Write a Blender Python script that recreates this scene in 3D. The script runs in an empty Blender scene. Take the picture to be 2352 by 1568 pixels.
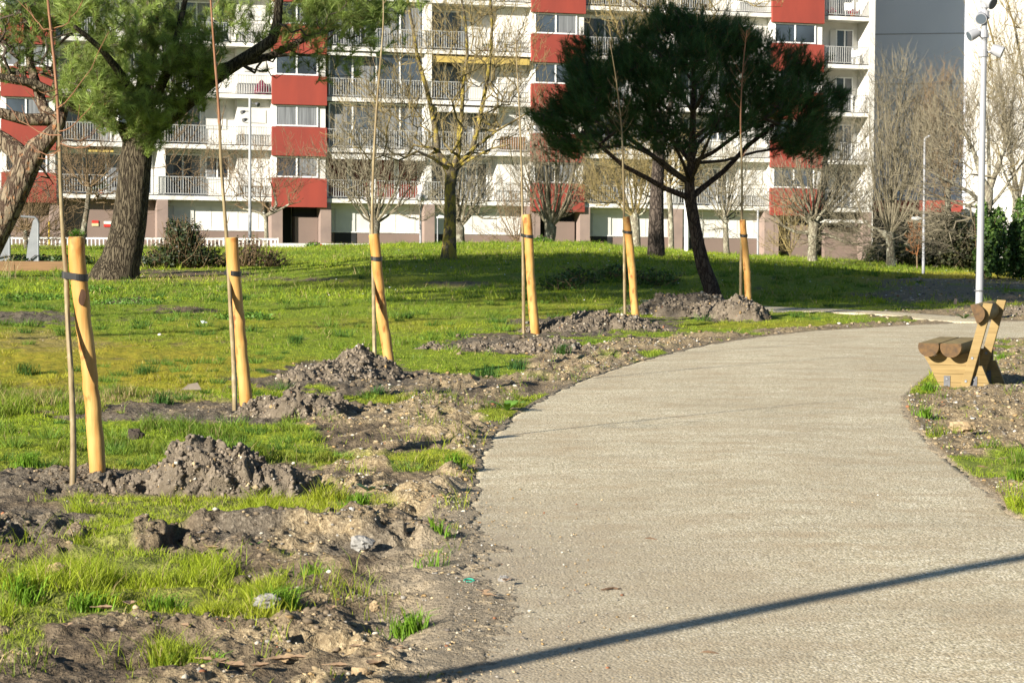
import bpy, math, random
import numpy as np
from mathutils import Vector, Matrix
scene = bpy.context.scene
COL = scene.collection
rnd = random.Random(7)
R = math.radians
# ------------------------------------------------------------------ camera, sky, sun, exposure
F = 5553.0                       # focal length in units of a picture 2352 wide
EYE = 1.7
PITCH, ROLL = math.atan(304.0 / F), R(0.26)
cam_d = bpy.data.cameras.new("camera")
cam = bpy.data.objects.new("camera", cam_d)
COL.objects.link(cam)
CAM_M = Matrix.Rotation(R(90) - PITCH, 4, 'X') @ Matrix.Rotation(ROLL, 4, 'Z')
cam.matrix_world = Matrix.Translation((0, 0, EYE)) @ CAM_M
cam_d.sensor_width = 36.0
cam_d.lens = 36.0 * F / 2352.0
cam_d.clip_start = 0.1
cam_d.clip_end = 3000.0
cam_d.dof.use_dof = True
cam_d.dof.focus_distance = 21.0
cam_d.dof.aperture_fstop = 15.0
scene.camera = cam
SUN_AZ = R(47.5)                 # shadows run towards +x+y
SUN_EL = R(20.5)
w = bpy.data.worlds.new("World"); scene.world = w; w.use_nodes = True
nt = w.node_tree; nt.nodes.clear()
sky = nt.nodes.new('ShaderNodeTexSky'); sky.sky_type = 'NISHITA'; sky.sun_disc = False
sky.sun_elevation = SUN_EL
sky.sun_rotation = R(180) + SUN_AZ  # sun stands behind the camera on its left
sky.air_density = 1.0; sky.dust_density = 0.2; sky.ozone_density = 3.0
bg = nt.nodes.new('ShaderNodeBackground'); bg.inputs['Strength'].default_value = 0.048
wo = nt.nodes.new('ShaderNodeOutputWorld')
nt.links.new(sky.outputs[0], bg.inputs[0]); nt.links.new(bg.outputs[0], wo.inputs[0])
sd = bpy.data.lights.new("sun", 'SUN'); sd.energy = 5.0; sd.angle = R(0.53); sd.color = (1.0, 0.93, 0.82)
sun = bpy.data.objects.new("sun", sd); COL.objects.link(sun)
tosun = Vector((-math.cos(SUN_AZ) * math.cos(SUN_EL), -math.sin(SUN_AZ) * math.cos(SUN_EL), math.sin(SUN_EL)))
sun.rotation_euler = tosun.to_track_quat('Z', 'Y').to_euler()
scene.view_settings.view_transform = 'Standard'
scene.view_settings.look = 'None'
scene.view_settings.gamma = 1.0
scene.view_settings.exposure = 1.38
scene.cycles.max_bounces = 5
scene.cycles.diffuse_bounces = 3
scene.cycles.transparent_max_bounces = 6

# ------------------------------------------------------------------ noise
def _hash(ix, iy, s):
    n = (ix.astype(np.int64) * 374761393 + iy.astype(np.int64) * 668265263 + s * 1442695041) & 0xffffffff
    n = ((n ^ (n >> 13)) * 1274126177) & 0xffffffff
    n = (n ^ (n >> 16)) & 0xffffffff
    return n / 4294967295.0
def vnoise(x, y, s=0):
    x = np.asarray(x, float); y = np.asarray(y, float)
    ix = np.floor(x); iy = np.floor(y); fx = x - ix; fy = y - iy
    fx = fx * fx * (3 - 2 * fx); fy = fy * fy * (3 - 2 * fy)
    a = _hash(ix, iy, s); b = _hash(ix + 1, iy, s); c = _hash(ix, iy + 1, s); d = _hash(ix + 1, iy + 1, s)
    return (a * (1 - fx) + b * fx) * (1 - fy) + (c * (1 - fx) + d * fx) * fy
def fbm(x, y, sc, s=0, o=3):
    t = 0; a = 1; n = 0
    for k in range(o):
        t = t + a * (vnoise(x / sc + 17.3 * k, y / sc - 9.1 * k, s + k) - 0.5); n += a; a *= 0.5; sc /= 2.03
    return 2 * t / n
def worley(x, y, sc, s=0):
    x = np.asarray(x, float) / sc; y = np.asarray(y, float) / sc
    ix = np.floor(x); iy = np.floor(y); best = np.full(x.shape, 9.0)
    for dx in (-1, 0, 1):
        for dy in (-1, 0, 1):
            cx = ix + dx + _hash(ix + dx, iy + dy, s); cy = iy + dy + _hash(ix + dx, iy + dy, s + 77)
            best = np.minimum(best, (cx - x) ** 2 + (cy - y) ** 2)
    return np.sqrt(best)
def sstep(a, b, v):
    t = np.clip((np.asarray(v, float) - a) / (b - a), 0, 1); return t * t * (3 - 2 * t)

# ------------------------------------------------------------------ camera geometry
RM = np.array(CAM_M.to_3x3())
def ray(px, py):
    d = RM @ np.array([(px - 1176.0) / F, (784.0 - py) / F, -1.0]); return d / d[1]
def at(px, py, Y):                       # world point seen at a picture position, Y metres away
    d = ray(px, py); return Vector((d[0] * Y, Y, EYE + d[2] * Y))
def project(x, y, z):
    P = np.stack([np.asarray(x, float), np.asarray(y, float), np.asarray(z, float) - EYE])
    q = RM.T @ P.reshape(3, -1); q = q.reshape(P.shape)
    zz = np.maximum(-q[2], 1e-3)
    return 1176 + F * q[0] / zz, 784 - F * q[1] / zz

# ------------------------------------------------------------------ terrain
_cx = [(p - 1176) / F * 85 for p in (-1200, 300, 620, 700, 840, 900, 1230, 1340, 1450, 1650, 1850, 2000, 2150, 2352, 3200)]
_cz = [EYE - (q - 480) / F * 85 for q in (578, 577, 578, 573, 570, 566, 562, 560, 570, 585, 595, 601, 612, 626, 650)]
def T(x, y):
    x = np.asarray(x, float); y = np.asarray(y, float)
    zc = np.interp(x, _cx, _cz)
    s = sstep(48, 84, y)
    z = zc * s
    z = z + 0.22 * sstep(50, 54.5, y) * (1 - sstep(58, 78, y)) * sstep(-7, -2.5, x) * (1 - sstep(7, 12, x))
    f = sstep(90, 135, y)
    return z * (1 - f) + (-2.0) * f * 1.0 + 0.0
def Tz(x, y): return float(T(x, y))
def hit(px, py):                        # where the ground is seen
    d = ray(px, py); Y = 5.0
    while Y < 300:
        if EYE + d[2] * Y <= Tz(d[0] * Y, Y): break
        Y += 0.1
    lo, hi = Y - 0.1, Y
    for _ in range(14):
        m = (lo + hi) / 2
        if EYE + d[2] * m <= Tz(d[0] * m, m): hi = m
        else: lo = m
    return Vector((d[0] * hi, hi, EYE + d[2] * hi))

# ------------------------------------------------------------------ object helpers
def mesh_obj(name, V, Fc, mat, parent=None, cols=None, smooth=False, colname='tint'):
    """V (n,3) world coordinates, Fc list of lists or an (m,k) array; linked as one object"""
    me = bpy.data.meshes.new(name)
    V = np.asarray(V, dtype=np.float32).reshape(-1, 3)
    if parent is not None:
        o0 = np.array(root_loc(parent), dtype=np.float32); V = V - o0
    if isinstance(Fc, np.ndarray):
        m, k = Fc.shape
        me.vertices.add(len(V)); me.vertices.foreach_set('co', V.ravel())
        me.loops.add(m * k); me.loops.foreach_set('vertex_index', Fc.astype(np.int32).ravel())
        me.polygons.add(m); me.polygons.foreach_set('loop_start', np.arange(0, m * k, k, dtype=np.int32))
        me.update(calc_edges=True)
    else:
        me.from_pydata(V.tolist(), [], Fc); me.update()
    if cols is not None:
        a = me.color_attributes.new(colname, 'FLOAT_COLOR', 'POINT')
        c = np.ones((len(V), 4), np.float32); c[:, :cols.shape[1]] = cols
        a.data.foreach_set('color', c.ravel())
    if smooth: me.polygons.foreach_set('use_smooth', np.ones(len(me.polygons), bool))
    if mat: me.materials.append(mat)
    o = bpy.data.objects.new(name, me); COL.objects.link(o)
    if parent is not None: o.parent = parent
    return o
def root_loc(o):
    v = Vector((0, 0, 0))
    while o is not None: v = v + o.location; o = o.parent
    return v
def tag(o, label=None, cat=None, group=None, kind=None):
    if label: o['label'] = label
    if cat: o['category'] = cat
    if group: o['group'] = group
    if kind: o['kind'] = kind
    return o
def empty(name, loc, label, cat, group=None):
    o = bpy.data.objects.new(name, None); COL.objects.link(o); o.location = loc; o.empty_display_size = 0.3
    return tag(o, label, cat, group)
class MB:
    def __init__(s): s.v = []; s.f = []
    def add(s, V, Fc):
        n = len(s.v); s.v.extend([tuple(p) for p in V]); s.f.extend([tuple(i + n for i in f) for f in Fc]); return s
    def box(s, x0, x1, y0, y1, z0, z1, M=None, fn=None):
        V = [(x, y, z) for x in (x0, x1) for y in (y0, y1) for z in (z0, z1)]
        if fn: V = [fn(*p) for p in V]
        if M: V = [M @ Vector(p) for p in V]
        return s.add(V, [(0, 1, 3, 2), (4, 6, 7, 5), (0, 4, 5, 1), (2, 3, 7, 6), (0, 2, 6, 4), (1, 5, 7, 3)])
    def tube(s, pts, rad, k=8, cap=True, jit=0.0):
        pts = [Vector(p) for p in pts]; n = len(pts)
        if not hasattr(rad, '__len__'): rad = [rad] * n
        base = len(s.v); up = None
        for i, p in enumerate(pts):
            t = (pts[min(i + 1, n - 1)] - pts[max(i - 1, 0)])
            if t.length < 1e-9: t = Vector((0, 0, 1))
            t.normalize()
            if up is None: up = t.orthogonal().normalized()
            a = (up - t * up.dot(t))
            a = a.normalized() if a.length > 1e-6 else t.orthogonal().normalized()
            up = a; b = t.cross(a)
            for j in range(k):
                an = 2 * math.pi * j / k; r = rad[i] * (1 + (rnd.uniform(-jit, jit) if jit else 0))
                q = p + a * (math.cos(an) * r) + b * (math.sin(an) * r); s.v.append((q.x, q.y, q.z))
        for i in range(n - 1):
            for j in range(k):
                j2 = (j + 1) % k
                s.f.append((base + i * k + j, base + i * k + j2, base + (i + 1) * k + j2, base + (i + 1) * k + j))
        if cap:
            s.f.append(tuple(base + j for j in reversed(range(k))))
            s.f.append(tuple(base + (n - 1) * k + j for j in range(k)))
        return s
    def build(s, name, mat, parent=None, smooth=False, bevel=0):
        o = mesh_obj(name, np.array(s.v), s.f, mat, parent, smooth=smooth)
        if bevel:
            m = o.modifiers.new('bevel', 'BEVEL'); m.width = bevel; m.segments = 2; m.limit_method = 'ANGLE'; m.angle_limit = R(35)
        if smooth and s.f: 
            try: o.data.set_sharp_from_angle(angle=R(40))
            except Exception: pass
        return o

# ------------------------------------------------------------------ materials
def newmat(name):
    m = bpy.data.materials.new(name); m.use_nodes = True; t = m.node_tree
    b = t.nodes['Principled BSDF']; b.inputs['Specular IOR Level'].default_value = 0.3
    return m, t, b
def N(t, typ, **kw):
    n = t.nodes.new(typ)
    for k, v in kw.items():
        if k in n.inputs: n.inputs[k].default_value = v
        else: setattr(n, k, v)
    return n
def ramp(t, fac, stops):
    r = t.nodes.new('ShaderNodeValToRGB'); e = r.color_ramp.elements
    while len(e) < len(stops): e.new(0.5)
    for i, (p, c) in enumerate(stops):
        e[i].position = p; e[i].color = (*c, 1) if len(c) == 3 else c
    t.links.new(fac, r.inputs[0]); return r.outputs[0]
def coords(t, scale=(1, 1, 1), obj=True):
    tc = t.nodes.new('ShaderNodeTexCoord'); mp = t.nodes.new('ShaderNodeMapping'); mp.inputs['Scale'].default_value = scale
    t.links.new(tc.outputs['Object' if obj else 'Generated'], mp.inputs[0]); return mp.outputs[0]
def noise(t, vec, scale, detail=3, rough=0.55):
    n = N(t, 'ShaderNodeTexNoise', Scale=scale, Detail=detail, Roughness=rough); t.links.new(vec, n.inputs['Vector']); return n.outputs['Fac']
def mixc(t, fac, a, b, mode='MIX'):
    m = t.nodes.new('ShaderNodeMix'); m.data_type = 'RGBA'; m.blend_type = mode
    if hasattr(fac, 'links'): t.links.new(fac, m.inputs[0])
    else: m.inputs[0].default_value = fac
    for i, c in ((6, a), (7, b)):
        if hasattr(c, 'links'): t.links.new(c, m.inputs[i])
        else: m.inputs[i].default_value = (*c, 1)
    return m.outputs[2]
def bump(t, b, h, strength, dist):
    n = N(t, 'ShaderNodeBump', Strength=strength, Distance=dist); t.links.new(h, n.inputs['Height']); t.links.new(n.outputs[0], b.inputs['Normal'])
def simple(name, c1, c2=None, scale=3.0, rough=0.6, metal=0.0, bmp=0.0, bd=0.01, sc=(1, 1, 1), spec=0.3):
    m, t, b = newmat(name); v = coords(t, sc)
    if c2 is None: c2 = tuple(x * 0.8 for x in c1)
    n = noise(t, v, scale, 4)
    t.links.new(ramp(t, n, [(0.3, c2), (0.7, c1)]), b.inputs['Base Color'])
    b.inputs['Roughness'].default_value = rough; b.inputs['Metallic'].default_value = metal
    b.inputs['Specular IOR Level'].default_value = spec
    if bmp: bump(t, b, noise(t, v, scale * 4, 4), bmp, bd)
    return m
M = {}
M['plaster'] = simple('white_plaster', (0.68, 0.665, 0.62), (0.47, 0.455, 0.42), 0.9, 0.9, sc=(1, 1, .22))
M['plaster_shade_blue'] = simple('gable_shade_render', (0.62, 0.65, 0.72), (0.58, 0.61, 0.68), 0.3, 0.95)  # white gable plaster with the blue of skylit shade put into its colour
M['slab'] = simple('slab_paint', (0.76, 0.74, 0.69), (0.42, 0.405, 0.37), 1.5, 0.8)
M['red'] = simple('red_panel_paint', (0.26, 0.046, 0.030), (0.20, 0.038, 0.027), 1.1, 0.75, sc=(1, 1, .3))
M['brown_wall'] = simple('brown_render', (0.20, 0.145, 0.12), (0.17, 0.125, 0.105), 0.7, 0.9)
M['pillar'] = simple('pink_brown_concrete', (0.27, 0.20, 0.165), (0.20, 0.15, 0.13), 1.2, 0.9)
M['dark_gap'] = simple('dark_void', (0.03, 0.03, 0.032), (0.02, 0.02, 0.02), 1, 0.9)
M['rail'] = simple('railing_paint', (0.36, 0.36, 0.345), (0.28, 0.28, 0.27), 3, 0.5)
M['frame'] = simple('window_frame_white', (0.78, 0.78, 0.76), (0.7, 0.7, 0.68), 2, 0.4)
M['shutter'] = simple('roller_shutter', (0.55, 0.54, 0.50), (0.48, 0.47, 0.44), 2, 0.6)
M['redslat'] = simple('red_brown_curtain', (0.20, 0.035, 0.02), (0.06, 0.02, 0.015), 9, 0.8, sc=(3, 3, .05))
M['curtain'] = simple('net_curtain', (0.22, 0.23, 0.24), (0.09, 0.095, 0.10), 6, 0.9, sc=(2, 2, .08))
M['yellow'] = simple('yellow_awning_cloth', (0.46, 0.34, 0.10), (0.36, 0.26, 0.07), 3, 0.8)
M['orange'] = simple('reed_screen', (0.45, 0.22, 0.08), (0.3, 0.14, 0.05), 6, 0.8, sc=(6, 6, .1))
M['maroon'] = simple('maroon_cloth', (0.20, 0.02, 0.05), (0.14, 0.015, 0.04), 6, 0.8)
M['pink'] = simple('pink_plastic', (0.6, 0.06, 0.14), None, 6, 0.4)
M['plantgreen'] = simple('pot_plant_leaf', (0.06, 0.12, 0.02), (0.03, 0.06, 0.01), 12, 0.6)
M['terracotta'] = simple('terracotta', (0.35, 0.13, 0.06), None, 5, 0.7)
M['greypole'] = simple('painted_grey_metal', (0.30, 0.305, 0.32), (0.25, 0.255, 0.27), 2, 0.4, spec=0.4)
M['steel'] = simple('galvanised_steel', (0.13, 0.13, 0.135), (0.085, 0.085, 0.09), 14, 0.6, 0.2)
M['chrome'] = simple('brushed_steel', (0.22, 0.23, 0.24), (0.16, 0.17, 0.18), 3, 0.5, 0.4)
M['rubber'] = simple('black_rubber', (0.02, 0.02, 0.02), (0.012, 0.012, 0.012), 20, 0.35, spec=0.5)
M['white_paint'] = simple('white_fence_paint', (0.68, 0.68, 0.65), (0.45, 0.45, 0.42), 3, 0.6)
M['lowwall'] = simple('stained_white_wall', (0.62, 0.61, 0.56), (0.28, 0.27, 0.24), 1.2, 0.9)
M['signred'] = simple('sign_red', (0.5, 0.04, 0.03), None, 3, 0.5)
M['signwhite'] = simple('sign_white', (0.7, 0.68, 0.6), None, 3, 0.5)
M['signcream'] = simple('sign_cream', (0.6, 0.5, 0.28), None, 3, 0.5)
M['plastic_yellow'] = simple('yellow_pole_paint', (0.6, 0.42, 0.04), None, 3, 0.5)
M['neon'] = simple('neon_yellow_paint', (0.7, 0.75, 0.05), None, 3, 0.5)
M['lampglass'] = simple('lamp_globe', (0.55, 0.56, 0.56), (0.42, 0.43, 0.44), 2, 0.25, spec=0.6)
def glassmat():
    m, t, b = newmat('window_glass'); v = coords(t, (1, 1, 1))
    n = noise(t, v, 0.35, 3)
    t.links.new(ramp(t, n, [(0.35, (0.012, 0.014, 0.018)), (0.6, (0.05, 0.065, 0.085))]), b.inputs['Base Color'])
    b.inputs['Roughness'].default_value = 0.08; b.inputs['Specular IOR Level'].default_value = 0.7
    bump(t, b, noise(t, v, 0.8, 2), 0.1, 0.05)
    return m
M['glass'] = glassmat()
m, t, b = newmat('smoked_glass'); b.inputs['Base Color'].default_value = (0.08, 0.10, 0.12, 1); b.inputs['Roughness'].default_value = 0.15; M['lens'] = m
def woodmat(name, c1, c2, dark, zsc=0.12, scale=14, patch=None):
    m, t, b = newmat(name); v = coords(t, (1, 1, zsc)); v2 = coords(t, (1, 1, 0.45))
    n = noise(t, v, scale * 2, 5, 0.6); c = ramp(t, n, [(0.3, c2), (0.65, c1)])
    n2 = noise(t, v2, 9, 3, 0.6); k = ramp(t, n2, [(0.585, (0, 0, 0)), (0.66, (1, 1, 1))])
    c = mixc(t, k, c, dark); 
    n3 = noise(t, v2, 3.5, 3, .6); c = mixc(t, ramp(t, n3, [(0.38, (0, 0, 0)), (0.62, (.85, .85, .85))]), c, patch or c2)
    t.links.new(c, b.inputs['Base Color']); b.inputs['Roughness'].default_value = 0.65
    bump(t, b, n, 0.8, 0.005); return m
M['stake'] = woodmat('peeled_stake_wood', (0.50, 0.315, 0.105), (0.40, 0.215, 0.06), (0.17, 0.055, 0.014), patch=(0.38, 0.17, 0.035))
M['stake_end'] = simple('cut_wood_top', (0.50, 0.33, 0.12), (0.36, 0.21, 0.06), 30, 0.7)
M['knot'] = simple('knot_hole', (0.06, 0.03, 0.015), None, 10, 0.9)
m, t, b = newmat('treated_pine_board'); v = coords(t, (0.4, 0.4, 6)); n = noise(t, v, 7, 4)
t.links.new(ramp(t, n, [(0.3, (0.18, 0.12, 0.042)), (0.7, (0.26, 0.18, 0.07))]), b.inputs['Base Color']); b.inputs['Roughness'].default_value = 0.7; bump(t, b, n, .3, .003); M['board'] = m
m, t, b = newmat('treated_log'); v = coords(t, (5, 0.35, 5)); n = noise(t, v, 5, 4)
t.links.new(ramp(t, n, [(0.3, (0.14, 0.10, 0.035)), (0.7, (0.25, 0.185, 0.07))]), b.inputs['Base Color']); b.inputs['Roughness'].default_value = 0.7; bump(t, b, n, .3, .003); M['log'] = m
m, t, b = newmat('log_end_grain'); v = coords(t, (1, 1, 1)); n = noise(t, v, 20, 3)
t.links.new(ramp(t, n, [(0.3, (0.045, 0.023, 0.006)), (0.7, (0.115, 0.058, 0.013))]), b.inputs['Base Color']); b.inputs['Roughness'].default_value = 0.6; M['logend'] = m
M['beamwood'] = simple('larch_beam', (0.20, 0.115, 0.05), (0.13, 0.075, 0.035), 4, 0.7, sc=(.3, 1, 4))
def barkmat(name, c1, c2, c3, plates=7, bdist=0.03, zs=0.3, lichen=None, lthr=0.55):
    m, t, b = newmat(name); v = coords(t, (1, 1, zs))
    vo = N(t, 'ShaderNodeTexVoronoi', feature='DISTANCE_TO_EDGE', Scale=plates)
    nz = noise(t, v, 5, 3); mp = t.nodes.new('ShaderNodeVectorMath'); mp.operation = 'ADD'
    sc = t.nodes.new('ShaderNodeVectorMath'); sc.operation = 'SCALE'; sc.inputs['Scale'].default_value = 0.32
    nc = N(t, 'ShaderNodeTexNoise', Scale=6.0, Detail=3.0); t.links.new(v, nc.inputs['Vector']); t.links.new(nc.outputs['Color'], sc.inputs[0])
    t.links.new(v, mp.inputs[0]); t.links.new(sc.outputs[0], mp.inputs[1]); t.links.new(mp.outputs[0], vo.inputs['Vector'])
    e = ramp(t, vo.outputs['Distance'], [(0.0, (0, 0, 0)), (0.18, (1, 1, 1))])
    fine = noise(t, v, 30, 4, .7)
    c = mixc(t, fine, c2, c1); c = mixc(t, e, c3, c)
    if lichen:
        ln = noise(t, coords(t, (1, 1, .6)), 6, 4, .7)
        c = mixc(t, ramp(t, ln, [(lthr - .04, (0, 0, 0)), (lthr + .05, (1, 1, 1))]), c, lichen)
    t.links.new(c, b.inputs['Base Color']); b.inputs['Roughness'].default_value = 0.95; b.inputs['Specular IOR Level'].default_value = 0.1
    h = t.nodes.new('ShaderNodeMath'); h.operation = 'ADD'; t.links.new(e, h.inputs[0]); t.links.new(fine, h.inputs[1])
    bump(t, b, h.outputs[0], 1.0, bdist); return m
M['pinebark'] = barkmat('pine_bark', (0.135, 0.112, 0.075), (0.085, 0.068, 0.044), (0.028, 0.021, 0.015), 15, .05, .16)
M['pinebark_small'] = barkmat('young_pine_bark', (0.12, 0.085, 0.065), (0.085, 0.06, 0.045), (0.035, 0.022, 0.018), 16, .02, .35)
M['pinelimb'] = simple('pine_limb_bark', (0.085, 0.065, 0.045), (0.05, 0.035, 0.028), 8, 0.95, bmp=.6, bd=.02)
M['greybark'] = barkmat('grey_lichen_bark', (0.20, 0.18, 0.135), (0.13, 0.11, 0.08), (0.09, 0.075, 0.055), 20, .012, .5, (0.30, 0.29, 0.22), .56)
M['yellowbark'] = barkmat('yellow_lichen_bark', (0.19, 0.165, 0.11), (0.11, 0.09, 0.06), (0.07, 0.055, 0.04), 20, .01, .6, (0.32, 0.25, 0.055), .50)
M['palebark'] = barkmat('pale_plane_bark', (0.27, 0.25, 0.18), (0.17, 0.155, 0.11), (0.12, 0.10, 0.075), 10, .01, .5, (0.38, 0.365, 0.28), .57)
M['twig_yellow'] = simple('lichen_twig', (0.24, 0.185, 0.07), (0.11, 0.085, 0.045), 5, 0.9)
M['twig_grey'] = simple('grey_twig', (0.20, 0.175, 0.115), (0.11, 0.092, 0.062), 3, 0.9)
M['twig_brown'] = simple('brown_twig', (0.17, 0.115, 0.06), (0.10, 0.07, 0.04), 3, 0.9)
m, t, b = newmat('sapling_bark'); v = coords(t, (1, 1, .35)); n = noise(t, v, 12, 4, .7)
t.links.new(ramp(t, n, [(0.3, (0.13, 0.09, 0.045)), (0.55, (0.21, 0.16, 0.08)), (0.7, (0.32, 0.27, 0.16))]), b.inputs['Base Color']); b.inputs['Roughness'].default_value = .6; bump(t, b, n, .4, .004); M['sapling'] = m
M['sapling_red'] = simple('young_shoot_bark', (0.22, 0.10, 0.045), (0.15, 0.075, 0.04), 10, 0.6)
def leafmat(name, trans=0.25, rough=0.6, attr='tint', tcol=(1.0, 1.0, 0.5)):
    m, t, b = newmat(name)
    a = t.nodes.new('ShaderNodeVertexColor'); a.layer_name = attr
    t.links.new(a.outputs[0], b.inputs['Base Color']); b.inputs['Roughness'].default_value = rough; b.inputs['Specular IOR Level'].default_value = 0.25
    if trans:
        tr = t.nodes.new('ShaderNodeBsdfTranslucent'); mx = t.nodes.new('ShaderNodeMixShader'); mx.inputs[0].default_value = trans
        t.links.new(mixc(t, 1.0, a.outputs[0], tcol, 'MULTIPLY'), tr.inputs[0]); out = t.nodes['Material Output']
        t.links.new(b.outputs[0], mx.inputs[1]); t.links.new(tr.outputs[0], mx.inputs[2]); t.links.new(mx.outputs[0], out.inputs[0])
    return m
M['needle'] = leafmat('pine_needles', 0.4, 0.5)
M['leaf'] = leafmat('leaves', 0.25, 0.5)
M['grass'] = leafmat('grass_blades', 0.35, 0.6)
M['stone'] = leafmat('loose_stone', 0, 0.9)
# ------------------------------------------------------------------ ground zones (positions of the path, soil and grass on the ground)
def g2(px, py): v = hit(px, py); return (v.x, v.y)
PATH_L = [g2(*p) for p in [(1032, 1567), (1040, 1400), (1060, 1250), (1083, 1135), (1098, 1065), (1133, 1000), (1200, 940), (1300, 889), (1420, 846), (1560, 806), (1700, 780), (1850, 762), (2000, 752), (2150, 744), (2352, 737)]]
PATH_L = [(-.22, -6), (-.22, 4)] + PATH_L + [(14.5, 38.6), (24, 43)]
PATH_R = [g2(*p) for p in [(2352, 1192), (2300, 1148), (2200, 1072), (2130, 1008), (2090, 955), (2082, 930), (2092, 902), (2118, 878), (2165, 845), (2270, 803), (2352, 778)]]
PATH_R = [(3.6, -6), (3.6, 4), (3.55, 9), (3.35, 12)] + PATH_R + [(11.5, 33.2), (25, 38.5)]
def catmull(P, n=10):
    P = [Vector((*p, 0)) for p in P]; out = []
    for i in range(len(P) - 1):
        a = P[max(i - 1, 0)]; b_ = P[i]; c = P[i + 1]; d = P[min(i + 2, len(P) - 1)]
        for k in range(n):
            u = k / n
            q = 0.5 * ((2 * b_) + (c - a) * u + (2 * a - 5 * b_ + 4 * c - d) * u * u + (3 * b_ - a - 3 * c + d) * u ** 3)
            out.append((q.x, q.y))
    out.append((P[-1].x, P[-1].y)); return np.array(out)
PL = catmull(PATH_L, 8); PR = catmull(PATH_R, 8)
POLY = np.vstack([PL, PR[::-1]])
# second, farther walk that joins from the left
P2A = [g2(*p) for p in [(1470, 690), (1600, 697), (1750, 704), (1900, 710), (2030, 716), (2150, 724), (2260, 731)]]
P2B = [g2(*p) for p in [(1470, 695), (1600, 703), (1750, 713), (1900, 719), (2030, 725), (2140, 739), (2250, 742)]]
P2A = catmull(P2A, 6); P2B = catmull(P2B, 6)
POLY2 = np.vstack([P2A, P2B[::-1]])
def inside(x, y, P):
    r = np.zeros(x.shape, bool); n = len(P)
    for i in range(n):
        x1, y1 = P[i]; x2, y2 = P[(i + 1) % n]
        if y1 == y2: continue
        c = ((y1 > y) != (y2 > y)) & (x < (x2 - x1) * (y - y1) / (y2 - y1) + x1)
        r ^= c
    return r
def dist_line(x, y, P):
    d = np.full(x.shape, 1e9)
    for i in range(len(P) - 1):
        ax, ay = P[i]; bx, by = P[i + 1]; vx, vy = bx - ax, by - ay; L = vx * vx + vy * vy
        if L < 1e-12: continue
        u = np.clip(((x - ax) * vx + (y - ay) * vy) / L, 0, 1)
        d = np.minimum(d, (x - ax - u * vx) ** 2 + (y - ay - u * vy) ** 2)
    return np.sqrt(d)
# (cx, cy, rx, ry, weight)   positive = grass grows, negative = bare
BLOB = [(380, 1195, 400, 34, 1.3), (560, 1170, 210, 40, 1.4), (820, 1160, 150, 22, .9), (640, 1050, 160, 55, .8), (960, 1065, 110, 28, 1.0),
        (180, 1310, 380, 46, .72), (80, 1380, 170, 60, 1.1), (430, 1375, 280, 44, .85), (330, 1290, 160, 30, 1.0), (660, 1350, 130, 42, .95), (240, 1260, 90, 34, .9),
        (940, 1425, 52, 34, 1.5), (400, 1490, 60, 22, 1.3), (490, 1505, 35, 20, 1.3), (1050, 1245, 55, 24, .8), (700, 1270, 80, 28, .7), (970, 1215, 60, 18, 1.1), (1030, 1060, 60, 20, 1.2),
        (1240, 925, 60, 18, 1.3), (1140, 952, 60, 16, 1.1), (1100, 855, 120, 20, 1.0), (1150, 830, 90, 20, .7), (1500, 815, 40, 8, 1.2), (1280, 800, 70, 12, 1.0), (1700, 765, 80, 6, 1.),
        (60, 1475, 60, 30, .6), (900, 1340, 60, 25, .6),
        (0, 1200, 200, 36, -1.2), (620, 1235, 160, 34, -1.5), (860, 1245, 160, 34, -1.2),
        (380, 1115, 470, 30, -2.2), (560, 1065, 150, 20, -.5), (560, 950, 370, 24, -2.4), (90, 1100, 260, 22, -1.6),
        (850, 880, 250, 26, -2.2), (790, 850, 150, 20, -1.4), (1160, 792, 150, 22, -2.3), (1370, 750, 190, 26, -1.6), (1630, 720, 130, 16, -1.2),
        (60, 730, 130, 16, -1.2), (420, 712, 90, 9, -1.0), (290, 690, 60, 8, -.7), (1060, 652, 90, 6, -1.6), (1130, 770, 60, 6, -.8), (390, 905, 60, 10, -.3), (700, 640, 200, 4, -.6), (430, 628, 160, 9, -1.0)]
MOSS = [(120, 840, 260, 60, 1.0), (60, 780, 160, 30, .8), (450, 860, 330, 45, .9), (330, 800, 240, 40, .6), (2200, 640, 320, 14, 1.0), (1300, 740, 150, 30, .4), (560, 760, 200, 30, .3), (1800, 745, 200, 12, .3), (900, 745, 160, 24, .4)]
DRY = [(260, 915, 330, 24, 1.0), (100, 790, 160, 20, .7), (330, 640, 260, 8, .7), (80, 770, 90, 14, .6), (1060, 655, 120, 8, .8)]
def blobs(px, py, L, wob):
    t = np.zeros(px.shape)
    for cx, cy, rx, ry, wt in L:
        d = np.sqrt(((px - cx) / rx) ** 2 + ((py - cy) / ry) ** 2) + wob
        t = t + wt * (1 - sstep(0.6, 1.25, d))
    return t
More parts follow.
